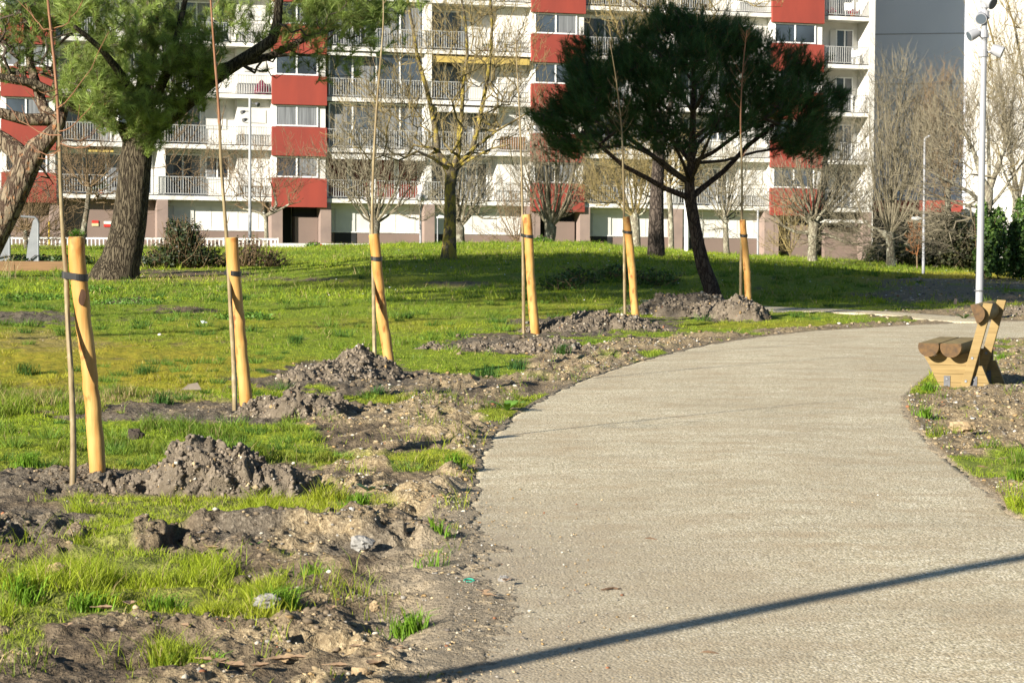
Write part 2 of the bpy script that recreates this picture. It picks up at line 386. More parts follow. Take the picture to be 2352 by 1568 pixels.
def zones(x, y):
    """grass, moss, dry, gravel, path distance for ground points"""
    z = T(x, y); px, py = project(x, np.maximum(y, 4), z)
    px = np.where(y < 4, -500, px)
    inp = inside(x, y, POLY); dl = dist_line(x, y, PL); dr = dist_line(x, y, PR)
    inp2 = inside(x, y, POLY2)
    n1 = fbm(x, y, 0.9, 3, 4); n2 = fbm(x, y, 0.28, 11, 3); n3 = fbm(x, y, 4.0, 21, 3)
    wob = n2 * 0.55 + n1 * 0.3
    left = x < np.interp(y, PL[:, 1], PL[:, 0])
    right = x > np.interp(y, PR[:, 1], PR[:, 0])
    # base grass cover
    fore = 1 - sstep(12.5, 14.6, y + 0.6 * n1)
    g = np.where(left, 0.9 - 1.05 * fore, 0.5)
    # verge beside the path on its left
    vw = np.interp(y, [0, 12, 16, 20, 25, 30, 36, 40], [1.2, 1.0, 1.45, 1.9, 2.1, 1.9, 1.1, .4])
    ver = (1 - sstep(0.55, 1.0, dl / vw + 0.35 * n1)) * left * (y < 42)
    g = g - 1.1 * ver
    g = g + blobs(px, py, BLOB, wob)
    # right verge with the bench
    rv = right & (y < 33)
    g = np.where(rv, -0.15 + 0.6 * n1 + 0.9 * sstep(1000, 1100, py) * sstep(-.1, .3, n1), g)
    g = np.where(rv, g + 1.5 * (1 - sstep(.0, .35, dr)) * sstep(-.1, .35, n1), g)
    # shaded gravelly ground behind
    grv = right & (y > 33)
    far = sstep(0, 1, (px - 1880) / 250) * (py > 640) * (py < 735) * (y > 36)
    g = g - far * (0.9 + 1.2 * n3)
    g = g + 0.7 * n1 + 0.65 * n2
    g = np.where(inp, -1.0, g)
    grass = sstep(0.10, 0.62, g)
    moss = np.clip(blobs(px, py, MOSS, wob) + .5 * n3 + .25 * n1, 0, 1)
    dry = np.clip(blobs(px, py, DRY, wob) * (0.7 + n2), 0, 1)
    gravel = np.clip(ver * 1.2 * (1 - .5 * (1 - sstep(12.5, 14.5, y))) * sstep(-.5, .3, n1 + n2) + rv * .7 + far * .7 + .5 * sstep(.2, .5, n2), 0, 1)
    pad = np.clip(blobs(px, py, [(b_[0], b_[1], b_[2], b_[3], 1) for b_ in BLOB if b_[4] <= -1.2], wob), 0, 1)
    return grass, moss, dry, gravel, inp, inp2, dl, dr, left, right, pad, px, py, n1, n2
# lumps, ruts and holes of the dug foreground: (px, py, rx m, ry m, height)
LUMPS = [(640, 1232, .62, .11, .13), (760, 1222, .42, .12, .10), (560, 1262, .3, .09, .07), (900, 1238, .38, .14, .12), (980, 1262, .22, .10, .08), (250, 1246, .26, .12, .05), (330, 1240, .2, .1, .05), (120, 1262, .35, .12, .06),
         (820, 1290, .45, .14, .07), (930, 1330, .4, .15, .08), (1000, 1310, .2, .1, .06), (700, 1330, .3, .12, .05), (980, 1510, .24, .14, .10), (880, 1530, .35, .10, .06), (60, 1370, .3, .14, .09), (30, 1420, .25, .1, .06), (600, 1440, .5, .16, .045),
         (350, 1350, .3, .1, .06), (180, 1190, .25, .08, .05), (40, 1195, .3, .08, .05), (1010, 1135, .2, .12, .08), (960, 1145, .18, .1, .05), (880, 1080, .25, .14, .06), (790, 1120, .2, .1, .06), (1060, 1120, .1, .07, .06),
         (1110, 985, .2, .16, .05), (1010, 1000, .35, .2, .06), (880, 1010, .4, .2, .05), (1130, 925, .3, .2, .05), (1240, 870, .4, .25, .05), (930, 950, .4, .2, .04), (1400, 820, .5, .3, .05),
         (540, 740, .9, .3, .05), (1600, 790, .5, .2, .05), (100, 735, .8, .3, .08), (420, 715, .7, .25, .07),
         (110, 1510, .13, .07, -.09), (70, 1495, .10, .06, -.06), (300, 1500, .4, .16, -.05), (560, 1500, .5, .12, -.035), (850, 1300, .4, .08, -.06), (420, 1260, .28, .09, -.07), (390, 915, .32, .10, -.09), (740, 755, .2, .1, -.06), (700, 1265, .4, .07, -.05), (1170, 930, .15, .1, -.05),
         (2340, 905, .6, .5, .05)]
LW = [(*g2(p, q), rx, ry, h) for p, q, rx, ry, h in LUMPS]
def detail(x, y, Z=None, fine=True):
    grass, moss, dry, gravel, inp, inp2, dl, dr, left, right, pad, px, py, n1, n2 = Z if Z else zones(x, y)
    soil = 1 - grass
    near = 1 - sstep(30, 70, y)
    dpath = np.minimum(dl, dr)
    amp = np.where(inp | inp2, 0, sstep(0.0, 0.30, np.where(left & (y > 13.3), dpath * 1.6, dpath)))
    h = 0.030 * fbm(x, y, 1.6, 41, 3) * (1 + 1.6 * (1 - sstep(12, 14, y)))
    h = h + soil * (0.030 * n1 + 0.030 * n2)
    wl = fbm(x, y, .25, 91, 2) * .05
    w1 = 1 - worley(x + wl, y + wl, 0.085, 5); w2 = 1 - worley(x - wl, y + wl, 0.19, 9)
    h = h + soil * near * (0.030 * np.clip(w1, 0, 1) * sstep(-.35, .2, n2) + 0.060 * np.clip(w2 - .35, 0, 1) * sstep(-.2, .3, n1))
    cav = sstep(.10, .38, fbm(x, y, .17, 181, 3)); h = h - soil * near * .05 * cav * sstep(-.3, .2, n1) * (1 + .6 * (1 - sstep(12, 15, y)))
    if fine: h = h + soil * near * (0.010 * fbm(x, y, .045, 61, 2) + .014 * fbm(x, y, .09, 63, 2))
    h = h + grass * (0.026 * fbm(x, y, .24, 71, 3) + .012 * fbm(x, y, .08, 73, 2) * near)
    for cx, cy, rx, ry, hh in LW:
        wv = 0.35 * n2 + .25 * n1
        d = np.sqrt(((x - cx) / rx) ** 2 + ((y - cy) / ry) ** 2) + wv
        h = h + hh * .68 * (1 - sstep(0.55, 1.0, d))
    h = h * amp
    dm = np.minimum(dl, dr); fw = 1 + 2.6 * (1 - sstep(11.5, 14.0, y)) * (dl < dr); nf = fbm(x, y, .07, 191, 3)
    spill = .010 + .008 * n2 + .006 * nf - .055 * sstep(.0, .05, dm / fw - .02 + .07 * n2 + .04 * n1 + .05 * nf)
    h = np.where(inp, spill, h + (.010 + .012 * (dr < dl)) * (1 - sstep(0, .25, dm)))
    h = np.where(inp2, -0.02, h)
    return h
# ------------------------------------------------------------------ ground sheet
ys = [7.6]
while ys[-1] < 150:
    y_ = ys[-1]; k_ = 0.0016 if y_ < 22 else (0.0032 if y_ < 45 else 0.012)
    ys.append(y_ * (1 + k_))
ys = [-60, -30, -10, 0, 3, 5, 6.5, 7.2] + ys + [160, 175, 200, 300, 600, 1200]
ys = np.array(ys)
sx = np.concatenate([[-400, -60, -14, -5, -3, -2, -1.6, -1.3, -1.1], np.linspace(-1.0, 1.0, 620), [1.1, 1.3, 1.6, 2, 3, 5, 14, 60, 400]])
GX = np.outer(0.25 * np.maximum(ys, 7.0), sx); GY = np.repeat(ys[:, None], len(sx), 1)
Zg = zones(GX, GY)
GZ = T(GX, GY) + detail(GX, GY, Zg)
nr, nc = GX.shape
idx = np.arange(nr * nc).reshape(nr, nc)
quads = np.stack([idx[:-1, :-1], idx[:-1, 1:], idx[1:, 1:], idx[1:, :-1]], -1).reshape(-1, 4)
def groundmat():
    m, t, b = newmat('lawn_and_soil')
    a = t.nodes.new('ShaderNodeVertexColor'); a.layer_name = 'zone'
    a2 = t.nodes.new('ShaderNodeVertexColor'); a2.layer_name = 'zone2'
    s = t.nodes.new('ShaderNodeSeparateColor'); t.links.new(a.outputs[0], s.inputs[0])
    s2 = t.nodes.new('ShaderNodeSeparateColor'); t.links.new(a2.outputs[0], s2.inputs[0])
    v = coords(t)
    nA = noise(t, v, 1.3, 4); nB = noise(t, v, 9, 4, .65); nC = noise(t, v, 45, 3, .7)
    soil = ramp(t, nB, [(0.3, (0.070, 0.051, 0.031)), (0.5, (0.130, 0.099, 0.063)), (0.72, (0.215, 0.168, 0.11))])
    soil = mixc(t, ramp(t, nC, [(.35, (.55, .55, .55)), (.6, (0, 0, 0))]), soil, (0.045, 0.033, 0.024))
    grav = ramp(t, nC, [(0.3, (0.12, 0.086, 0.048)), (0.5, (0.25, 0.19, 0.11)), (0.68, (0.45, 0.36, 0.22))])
    pad = ramp(t, nC, [(0.3, (0.055, 0.044, 0.031)), (0.55, (0.12, 0.10, 0.074)), (0.72, (0.26, 0.22, 0.165))])
    c = mixc(t, s2.outputs[1], soil, pad)
    c = mixc(t, s2.outputs[0], c, grav)
    gr = ramp(t, nB, [(0.3, (0.10, 0.15, 0.010)), (0.5, (0.185, 0.245, 0.017)), (0.7, (0.28, 0.32, 0.025))])
    gr = mixc(t, ramp(t, nC, [(.3, (.75, .75, .75)), (.55, (0, 0, 0))]), gr, (0.03, 0.055, 0.006))
    mo = ramp(t, nB, [(0.3, (0.16, 0.16, 0.014)), (0.55, (0.27, 0.235, 0.02)), (0.75, (0.34, 0.23, 0.035))])
    gr = mixc(t, s.outputs[1], gr, mo)
    dr = ramp(t, nC, [(0.3, (0.14, 0.10, 0.045)), (0.65, (0.33, 0.25, 0.12))])
    gr = mixc(t, s.outputs[2], gr, dr)
    c = mixc(t, s.outputs[0], c, gr)
    # sandy film of dust next to the path
    c = mixc(t, s2.outputs[2], c, ramp(t, nC, [(0.3, (0.17, 0.135, 0.088)), (0.7, (0.34, 0.28, 0.195))]))
    t.links.new(c, b.inputs['Base Color']); b.inputs['Roughness'].default_value = 0.95; b.inputs['Specular IOR Level'].default_value = 0.15
    ad = t.nodes.new('ShaderNodeMath'); ad.operation = 'ADD'; t.links.new(nB, ad.inputs[0]); t.links.new(nC, ad.inputs[1])
    bump(t, b, ad.outputs[0], 0.9, 0.025)
    return m
grass, moss, dry, gravel, inp, inp2, dl, dr, left, right, pad, gpx, gpy, n1, n2 = Zg
sand = np.where(left, (1 - sstep(.05, .42, dl + .25 * n2 + .12 * n1)) * np.where(GY < 14.8, 1.0, .25), 0) * (1 - grass)
sand = np.where(inp, 1.0, sand)
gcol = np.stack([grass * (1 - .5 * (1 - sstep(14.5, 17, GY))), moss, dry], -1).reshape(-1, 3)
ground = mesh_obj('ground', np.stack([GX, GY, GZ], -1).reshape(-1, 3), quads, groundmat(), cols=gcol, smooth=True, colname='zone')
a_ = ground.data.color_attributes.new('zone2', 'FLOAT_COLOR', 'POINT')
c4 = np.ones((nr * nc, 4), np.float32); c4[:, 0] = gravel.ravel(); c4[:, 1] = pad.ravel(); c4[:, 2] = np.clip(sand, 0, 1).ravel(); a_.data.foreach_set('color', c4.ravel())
tag(ground, kind='structure')
# ------------------------------------------------------------------ paths
def strip(name, A, B, mat, dz, n=260, k=60):
    def res(P, n):
        d = np.concatenate([[0], np.cumsum(np.hypot(*(P[1:] - P[:-1]).T))]); u = np.linspace(0, d[-1], n)
        return np.stack([np.interp(u, d, P[:, 0]), np.interp(u, d, P[:, 1])], -1)
    A = res(A, n); B = res(B, n)
    A = A + np.random.RandomState(3).normal(0, .004, A.shape); B = B + np.random.RandomState(4).normal(0, .004, B.shape)
    u = np.linspace(0, 1, k)[None, :, None]
    P = A[:, None, :] * (1 - u) + B[:, None, :] * u
    x, y = P[..., 0], P[..., 1]
    z = T(x, y) + dz + 0.006 * fbm(x, y, 1.5, 5, 2) + 0.02 * np.sin(math.pi * u[..., 0])
    top = np.stack([x, y, z], -1)
    # turned-down edges give the slab its thickness
    e0 = top[:, :1].copy(); e0[..., 2] -= .1; e1 = top[:, -1:].copy(); e1[..., 2] -= .1
    G = np.concatenate([e0, top, e1], 1); r, c, _ = G.shape
    ix = np.arange(r * c).reshape(r, c)
    q = np.stack([ix[:-1, :-1], ix[1:, :-1], ix[1:, 1:], ix[:-1, 1:]], -1).reshape(-1, 4)
    o = mesh_obj(name, G.reshape(-1, 3), q, mat, smooth=False)
    return tag(o, kind='structure')
def pathmat():
    m, t, b = newmat('exposed_aggregate'); v = coords(t)
    vo = N(t, 'ShaderNodeTexVoronoi', feature='F1', Scale=78.0); t.links.new(v, vo.inputs['Vector'])
    hs = t.nodes.new('ShaderNodeSeparateColor'); t.links.new(vo.outputs['Color'], hs.inputs[0])
    st = ramp(t, hs.outputs[0], [(0.0, (0.24, 0.20, 0.12)), (0.22, (0.39, 0.345, 0.225)), (0.5, (0.57, 0.50, 0.34)), (0.8, (0.70, 0.62, 0.445)), (1.0, (0.86, 0.80, 0.65))])
    gap = ramp(t, vo.outputs['Distance'], [(0.45, (0, 0, 0)), (0.75, (1, 1, 1))])
    c = mixc(t, gap, st, (0.34, 0.30, 0.20))
    big = noise(t, v, 0.55, 6, .65); c = mixc(t, ramp(t, big, [(0.42, (0, 0, 0)), (0.66, (.55, .55, .55))]), c, (0.33, 0.275, 0.18))
    st2 = noise(t, coords(t, (1, 3.5, 1)), 0.8, 5, .65); c = mixc(t, ramp(t, st2, [(0.5, (0, 0, 0)), (0.8, (.45, .45, .45))]), c, (0.22, 0.185, 0.13))
    br_ = noise(t, coords(t, (1, 1.5, 1)), 1.7, 7, .72); c = mixc(t, ramp(t, br_, [(0.44, (0, 0, 0)), (0.66, (.75, .75, .75))]), c, (0.35, 0.27, 0.165))
    sp = noise(t, v, 30, 2, .5); c = mixc(t, ramp(t, sp, [(0.62, (0, 0, 0)), (0.72, (.6, .6, .6))]), c, (0.13, 0.10, 0.065))
    # earth trodden onto the path from the dug ground
    d = t.nodes.new('ShaderNodeTexCoord'); se = t.nodes.new('ShaderNodeSeparateXYZ'); t.links.new(d.outputs['Object'], se.inputs[0])
    mr = N(t, 'ShaderNodeMapRange'); mr.inputs[1].default_value = 1.7; mr.inputs[2].default_value = -.1; t.links.new(se.outputs[0], mr.inputs[0])
    mr2 = N(t, 'ShaderNodeMapRange'); mr2.inputs[1].default_value = 14.8; mr2.inputs[2].default_value = 12; t.links.new(se.outputs[1], mr2.inputs[0])
    mu = t.nodes.new('ShaderNodeMath'); mu.operation = 'MULTIPLY'; t.links.new(mr.outputs[0], mu.inputs[0]); t.links.new(mr2.outputs[0], mu.inputs[1])
    nn = noise(t, v, 3, 5, .7); mu2 = t.nodes.new('ShaderNodeMath'); mu2.operation = 'MULTIPLY'; t.links.new(mu.outputs[0], mu2.inputs[0]); t.links.new(ramp(t, nn, [(.2, (.2, .2, .2)), (.6, (1.0, 1.0, 1.0))]), mu2.inputs[1])
    c = mixc(t, mu2.outputs[0], c, ramp(t, noise(t, v, 40, 3, .7), [(.3, (0.23, 0.185, 0.125)), (.7, (0.37, 0.31, 0.22))]))
    t.links.new(c, b.inputs['Base Color']); b.inputs['Roughness'].default_value = 0.9; b.inputs['Specular IOR Level'].default_value = 0.2
    inv = t.nodes.new('ShaderNodeMath'); inv.operation = 'SUBTRACT'; inv.inputs[0].default_value = 1; t.links.new(vo.outputs['Distance'], inv.inputs[1])
    bump(t, b, inv.outputs[0], 0.9, 0.004)
    return m
M['path'] = pathmat()
strip('path', PL, PR, M['path'], 0.0)
strip('far_path', P2A, P2B, M['path'], 0.012, 80, 8)

# ------------------------------------------------------------------ grass blades
def zone_at(x, y):
    Z = zones(x, y); return Z, T(x, y) + detail(x, y, Z)
rs = np.random.RandomState(5)
def blades(n, y0, y1, xr, hmin, hmax, wd, seg, keep=1.0, bias=1.0, cm=1.0):
    u = rs.rand(n); y = (y0 ** bias + u * (y1 ** bias - y0 ** bias)) ** (1 / bias)
    x = (rs.rand(n) * 2 - 1) * (0.245 * y) + 0
    Z, z = zone_at(x, y); g = Z[0]; nn = fbm(x, y, .35, 101, 3); nb = fbm(x, y, 2.2, 131, 2)
    ok = (~Z[4]) & (~Z[5]) & (rs.rand(n) < (g ** 1.2 + (.10 * (nn > .22) * (Z[10] < .3))) * np.clip(.7 + 1.5 * nn, .08, 1) * keep * (1 - .35 * Z[2]) * (1 - .1 * Z[1]))
    x, y, z = x[ok], y[ok], z[ok]; moss, dry, nn, nb, dl = Z[1][ok], Z[2][ok], nn[ok], nb[ok], Z[6][ok]
    k = len(x)
    tuft = sstep(.18, .5, nn)
    h = (hmin + (hmax - hmin) * rs.rand(k) ** 1.5) * (0.65 + 1.9 * tuft) * (1 - .5 * moss)
    a = rs.rand(k) * 2 * np.pi; lean = (0.25 + 0.7 * rs.rand(k)) * h
    dx, dy = np.cos(a) * lean, np.sin(a) * lean
    b2 = rs.rand(k) * 2 * np.pi; wx, wy = np.cos(b2) * wd / 2, np.sin(b2) * wd / 2
    fr = np.stack([(0.10, 0.185, 0.012)] * k) if k else np.zeros((0, 3))
    base = np.array([0.20, 0.275, 0.016]); dk = np.array([0.065, 0.13, 0.016]); br = np.array([0.31, 0.37, 0.022]); yl = np.array([0.36, 0.29, 0.03]); st = np.array([0.38, 0.29, 0.14])
    r = rs.rand(k)[:, None]; c = base * (1 - r) + br * r
    r2 = np.clip(-nb * 1.2 + .12 + .95 * tuft * (y > 15.5), 0, 1)[:, None] * .75; c = c * (1 - r2) + dk * r2
    c = c * (1 - moss[:, None] * .7) + yl * moss[:, None] * .7
    sdry = ((rs.rand(k) < .06 + .7 * dry))[:, None]; c = np.where(sdry, st * (.5 + .7 * r), c)
    c = c * (0.8 + .4 * rs.rand(k)[:, None]) * cm
    P = np.stack([x, y, z - .01], -1); Wv = np.stack([wx, wy, 0 * wx], -1); D = np.stack([dx, dy, h], -1)
    if seg == 2:
        mid = P + D * np.array([.35, .35, .6]); tip = P + D
        V = np.stack([P - Wv, P + Wv, mid + Wv * .7, mid - Wv * .7, tip], 1)
        i0 = np.arange(k)[:, None] * 5
        Fq = np.concatenate([i0 + np.array([[0, 1, 2]]), i0 + np.array([[0, 2, 3]]), i0 + np.array([[3, 2, 4]])])
        C = np.repeat(c, 5, 0).reshape(k, 5, 3); C[:, :2] *= .75
    else:
        V = np.stack([P - Wv, P + Wv, P + D], 1); i0 = np.arange(k)[:, None] * 3; Fq = i0 + np.array([[0, 1, 2]]); C = np.repeat(c, 3, 0).reshape(k, 3, 3); C[:, :2] *= .8
    return V.reshape(-1, 3), Fq, C.reshape(-1, 3)
def join(parts):
    V = []; Fq = []; C = []; n = 0
    for v, f, c in parts: V.append(v); Fq.append(f + n); C.append(c); n += len(v)
    return np.concatenate(V), np.concatenate(Fq), np.concatenate(C)
GP = [blades(360000, 8.4, 15.5, 1, .025, .075, .0042, 2, bias=2), blades(255000, 15.5, 24, 1, .025, .065, .006, 2, bias=2), blades(290000, 24, 46, 1, .02, .05, .010, 1, bias=1.4, cm=1.15), blades(250000, 44, 98, 1, .035, .085, .022, 1, bias=1.2, cm=1.2)]
def clumps(nc, y0, y1, h, per, wd):
    cy = (y0 ** 1.6 + rs.rand(nc) * (y1 ** 1.6 - y0 ** 1.6)) ** (1 / 1.6); cx = (rs.rand(nc) * 2 - 1) * .24 * cy; Z = zones(cx, cy); ok = (Z[0] > .8) & Z[8] & (~Z[4]) & (rs.rand(nc) < .45 + 1.5 * fbm(cx, cy, 3.0, 201, 2)); cx, cy = cx[ok], cy[ok]; m_ = len(cx); sz = .5 + .9 * rs.rand(m_)
    i = np.repeat(np.arange(m_), per); k = len(i); a = rs.rand(k) * 6.283; rr = rs.rand(k) ** .7 * h * 1.1 * sz[i]; x = cx[i] + np.cos(a) * rr; y = cy[i] + np.sin(a) * rr * .8; z = T(x, y) + .0
    hh = h * sz[i] * (.4 + .7 * rs.rand(k)); b = a + rs.normal(size=k) * .7; ln = hh * (.3 + .8 * rs.rand(k)); P = np.stack([x, y, z], -1); D = np.stack([np.cos(b) * ln, np.sin(b) * ln, hh], -1); w2 = rs.rand(k) * 6.283; Wv = np.stack([np.cos(w2), np.sin(w2), 0 * w2], -1) * wd / 2
    c = np.where((rs.rand(m_) < .6)[i][:, None], np.array([.075, .15, .022]), np.array([.13, .22, .03])) * (.6 + .8 * rs.rand(k))[:, None]; V = np.stack([P - Wv, P + Wv, P + D], 1)
    return V.reshape(-1, 3), np.arange(3 * k).reshape(-1, 3), np.repeat(c, 3, 0)
GP += [clumps(700, 15, 30, .085, 90, .006), clumps(900, 28, 60, .11, 60, .012)]
V, Fq, C = join(GP)
g_ = mesh_obj('grass', V, Fq, M['grass'], cols=C)
tag(g_, 'bright green short grass growing in patches on the lawn and dug soil', 'grass', kind='stuff')

# ------------------------------------------------------------------ loose pebbles and clods
ICO_V = None
def ico():
    p = (1 + 5 ** .5) / 2
    v = np.array([(-1, p, 0), (1, p, 0), (-1, -p, 0), (1, -p, 0), (0, -1, p), (0, 1, p), (0, -1, -p), (0, 1, -p), (p, 0, -1), (p, 0, 1), (-p, 0, -1), (-p, 0, 1)]) / 1.902
    f = np.array([(0, 11, 5), (0, 5, 1), (0, 1, 7), (0, 7, 10), (0, 10, 11), (1, 5, 9), (5, 11, 4), (11, 10, 2), (10, 7, 6), (7, 1, 8), (3, 9, 4), (3, 4, 2), (3, 2, 6), (3, 6, 8), (3, 8, 9), (4, 9, 5), (2, 4, 11), (6, 2, 10), (8, 6, 7), (9, 8, 1)])
    return v, f
def stones(n, y0, y1, smin, smax, prob, colf, bias=2.0, sink=.3, flat=.65, onpath=False):
    u = rs.rand(n); y = (y0 ** bias + u * (y1 ** bias - y0 ** bias)) ** (1 / bias); x = (rs.rand(n) * 2 - 1) * .245 * y
    Z, z = zone_at(x, y)
    ok = rs.rand(n) < prob(Z, x, y)
    if not onpath: ok &= (~Z[4]) & (~Z[5])
    else: z = np.where(Z[4], T(x, y) + .012, z)
    x, y, z = x[ok], y[ok], z[ok]; k = len(x); iv, fi = ico()
    s = smin + (smax - smin) * rs.rand(k) ** 4
    R3 = rs.normal(size=(k, 12, 3)) * .34
    V = iv[None] * (1 + R3); a = rs.rand(k) * 6.28; ca, sa = np.cos(a)[:, None], np.sin(a)[:, None]
    V[..., 0] *= (.8 + .6 * rs.rand(k))[:, None]; V[..., 2] *= flat
    X = V[..., 0] * ca - V[..., 1] * sa; Yv = V[..., 0] * sa + V[..., 1] * ca
    V = np.stack([X, Yv, V[..., 2]], -1) * s[:, None, None] + np.stack([x, y, z + s * flat * (1 - 2 * sink)], -1)[:, None]
    Fi = (np.arange(k)[:, None, None] * 12 + fi[None]).reshape(-1, 3)
    return V.reshape(-1, 3), Fi, np.repeat(colf(k), 12, 0)
def peb_col(k):
    pal = np.array([(.42, .38, .30), (.38, .29, .17), (.30, .20, .09), (.24, .22, .19), (.14, .12, .10), (.52, .49, .42), (.28, .12, .06)])
    return pal[rs.choice(7, k, p=[.12, .30, .18, .20, .15, .025, .025])] * (.6 + .55 * rs.rand(k))[:, None]
def soil_col(k): return np.array([.125, .096, .063]) * (.55 + .9 * rs.rand(k))[:, None]
PP = [stones(34000, 8.4, 16, .003, .015, lambda Z, x, y: (1 - Z[0]) * (.12 + .88 * Z[3]) * sstep(-.45, .3, Z[14] + Z[13]), peb_col),
      stones(42000, 16, 32, .005, .020, lambda Z, x, y: (1 - Z[0]) * (.12 + .88 * Z[3]), peb_col),
      stones(9000, 32, 62, .015, .04, lambda Z, x, y: (1 - Z[0]) * (.1 + .9 * Z[3]), peb_col),
      stones(14000, 8.4, 15, .002, .008, lambda Z, x, y: Z[4] * (.03 + .97 * (1 - sstep(0.0, 1.1, Z[6])) * (1 - sstep(12.5, 15, y)) + .9 * (1 - sstep(0, .12, Z[6]))), peb_col, onpath=True)]
V, Fq, C = join(PP); g_ = mesh_obj('pebbles', V, Fq, M['stone'], cols=C)
tag(g_, 'small pale and ochre pebbles scattered over the bare soil', 'pebbles', kind='stuff')
PP = [stones(70000, 8.4, 16, .003, .020, lambda Z, x, y: (1 - Z[0]) * (1 - .7 * Z[3]) * sstep(-.1, .4, Z[13]), soil_col, sink=.4, flat=.7), stones(30000, 16, 34, .01, .035, lambda Z, x, y: (1 - Z[0]) * (.3 + .5 * Z[10]) * sstep(-.1, .4, Z[13]), soil_col, sink=.35, flat=.8)]
V, Fq, C = join(PP); g_ = mesh_obj('soil_clods', V, Fq, M['stone'], cols=C)
tag(g_, 'crumbly brown clods lying on the dug earth', 'soil clods', kind='stuff')
# ------------------------------------------------------------------ heaps of dug soil
def moundmat():
    m, t, b = newmat('heaped_soil'); v = coords(t)
    nB = noise(t, v, 7, 4, .65); nC = noise(t, v, 60, 3, .7)
    c = ramp(t, nB, [(0.3, (0.088, 0.070, 0.049)), (0.7, (0.185, 0.152, 0.112))])
    c = mixc(t, ramp(t, nC, [(.62, (0, 0, 0)), (.75, (.7, .7, .7))]), c, (0.32, 0.28, 0.22))
    c = mixc(t, ramp(t, nC, [(.28, (.7, .7, .7)), (.42, (0, 0, 0))]), c, (0.05, 0.04, 0.03))
    t.links.new(c, b.inputs['Base Color']); b.inputs['Roughness'].default_value = 1; b.inputs['Specular IOR Level'].default_value = .1
    ad = t.nodes.new('ShaderNodeMath'); ad.operation = 'ADD'; t.links.new(nB, ad.inputs[0]); t.links.new(nC, ad.inputs[1]); bump(t, b, ad.outputs[0], .9, .015); return m
M['mound'] = moundmat()
def mound(peaks, label, seed, rough=1.0):
    """peaks: (px, py of the foot line below the peak, py of the top, radius x m, radius y m)"""
    P = []
    for px, pb, pt, rx, ry in peaks:
        f = hit(px, pb); Yc = f.y + ry * .8; top = at(px, pt, Yc); P.append((top.x, Yc, top.z - Tz(top.x, Yc), rx, ry))
    x0 = min(p[0] - p[3] * 1.5 for p in P); x1 = max(p[0] + p[3] * 1.5 for p in P); y0 = min(p[1] - p[4] * 1.5 for p in P); y1 = max(p[1] + p[4] * 1.5 for p in P)
    st = 0.0075 if y0 < 17 else .01 if y0 < 22 else 0.018 if y0 < 34 else .03
    X, Y = np.meshgrid(np.arange(x0, x1, st), np.arange(y0, y1, st))
    n1 = fbm(X, Y, .35, seed, 3); n2 = fbm(X, Y, .12, seed + 9, 3)
    h = np.full(X.shape, -1.0)
    for cx, cy, hh, rx, ry in P:
        d = np.sqrt(((X - cx) / rx) ** 2 + ((Y - cy) / ry) ** 2) + .45 * n1 + .14 * n2
        d0 = np.clip(d, 0, 2)
        h = np.maximum(h, hh * (1.0 - d0 ** 1.25 * .92 - .10 * sstep(.6, 1.3, d0)) )
    k = np.clip(h / .05, 0, 1)
    w1 = np.clip(1 - worley(X + .3 * n2 * .1, Y, .10, seed), 0, 1); w2 = np.clip(1 - worley(X, Y + .04 * n1, .21, seed + 3), 0, 1)
    cl = sstep(-.1, .35, fbm(X, Y, .4, seed + 20, 2))
    w3 = np.clip(1 - worley(X - .05 * n2, Y + .05 * n1, .055, seed + 8), 0, 1)
    h = h + k * rough * (.045 * w1 ** 1.3 + .10 * np.clip(w2 - .3, 0, 1) * cl + .030 * w3 * sstep(-.3, .2, n2) - .085 * sstep(.12, .4, fbm(X, Y, .16, seed + 51, 3)) * cl + .030 * fbm(X, Y, .05, seed + 5, 3) + .035 * fbm(X, Y, .11, seed + 6, 3)) - .03
    h = np.maximum(h, -.08)
    X2 = X + k * rough * .065 * fbm(X, Y, .09, seed + 31, 3); Y2 = Y + k * rough * .065 * fbm(X, Y, .08, seed + 37, 2)
    Z = T(X, Y) + h
    r, c = X.shape; ix = np.arange(r * c).reshape(r, c)
    q = np.stack([ix[:-1, :-1], ix[:-1, 1:], ix[1:, 1:], ix[1:, :-1]], -1).reshape(-1, 4)
    hq = h.ravel()[q].max(1); q = q[hq > -.07]
    u, inv = np.unique(q, return_inverse=True)
    o = mesh_obj('soil_mound', np.stack([X2, Y2, Z], -1).reshape(-1, 3)[u], inv.reshape(-1, 4), M['mound'], smooth=True)
    # loose clods and pebbles that have rolled down the heap
    K = int(3800 * (x1 - x0) * (y1 - y0) / (st / .01) ** 1.2) + 500; ii = rs.randint(r, size=K); jj = rs.randint(c, size=K); ok = (h[ii, jj] > .0); ii, jj = ii[ok], jj[ok]; K = len(ii)
    iv, fi = ico(); s_ = (.004 + .016 * rs.rand(K) ** 5) * (1 if y0 < 20 else 1.4 if y0 < 34 else 1.8)
    Vc = iv[None] * (1 + rs.normal(size=(K, 12, 3)) * .36) * s_[:, None, None] + np.stack([X2[ii, jj], Y2[ii, jj], Z[ii, jj]], -1)[:, None]
    col = np.where((rs.rand(K) < .1)[:, None], peb_col(K), np.array([.15, .122, .09]) * (.5 + .9 * rs.rand(K))[:, None])
    cl_ = mesh_obj('loose_clods', Vc.reshape(-1, 3), (np.arange(K)[:, None, None] * 12 + fi[None]).reshape(-1, 3), M['stone'], o, cols=np.repeat(col, 12, 0)); cl_['kind'] = 'stuff'
    return tag(o, label, 'soil heap', 'heaps of dug soil beside the young trees')
mound([(455, 1140, 1000, .50, .26), (560, 1140, 1060, .40, .20), (660, 1130, 1085, .28, .13), (400, 1130, 1045, .34, .22)], 'nearest crumbly brown soil heap with dark hollows, right of the nearest stake', 11, 1.15)
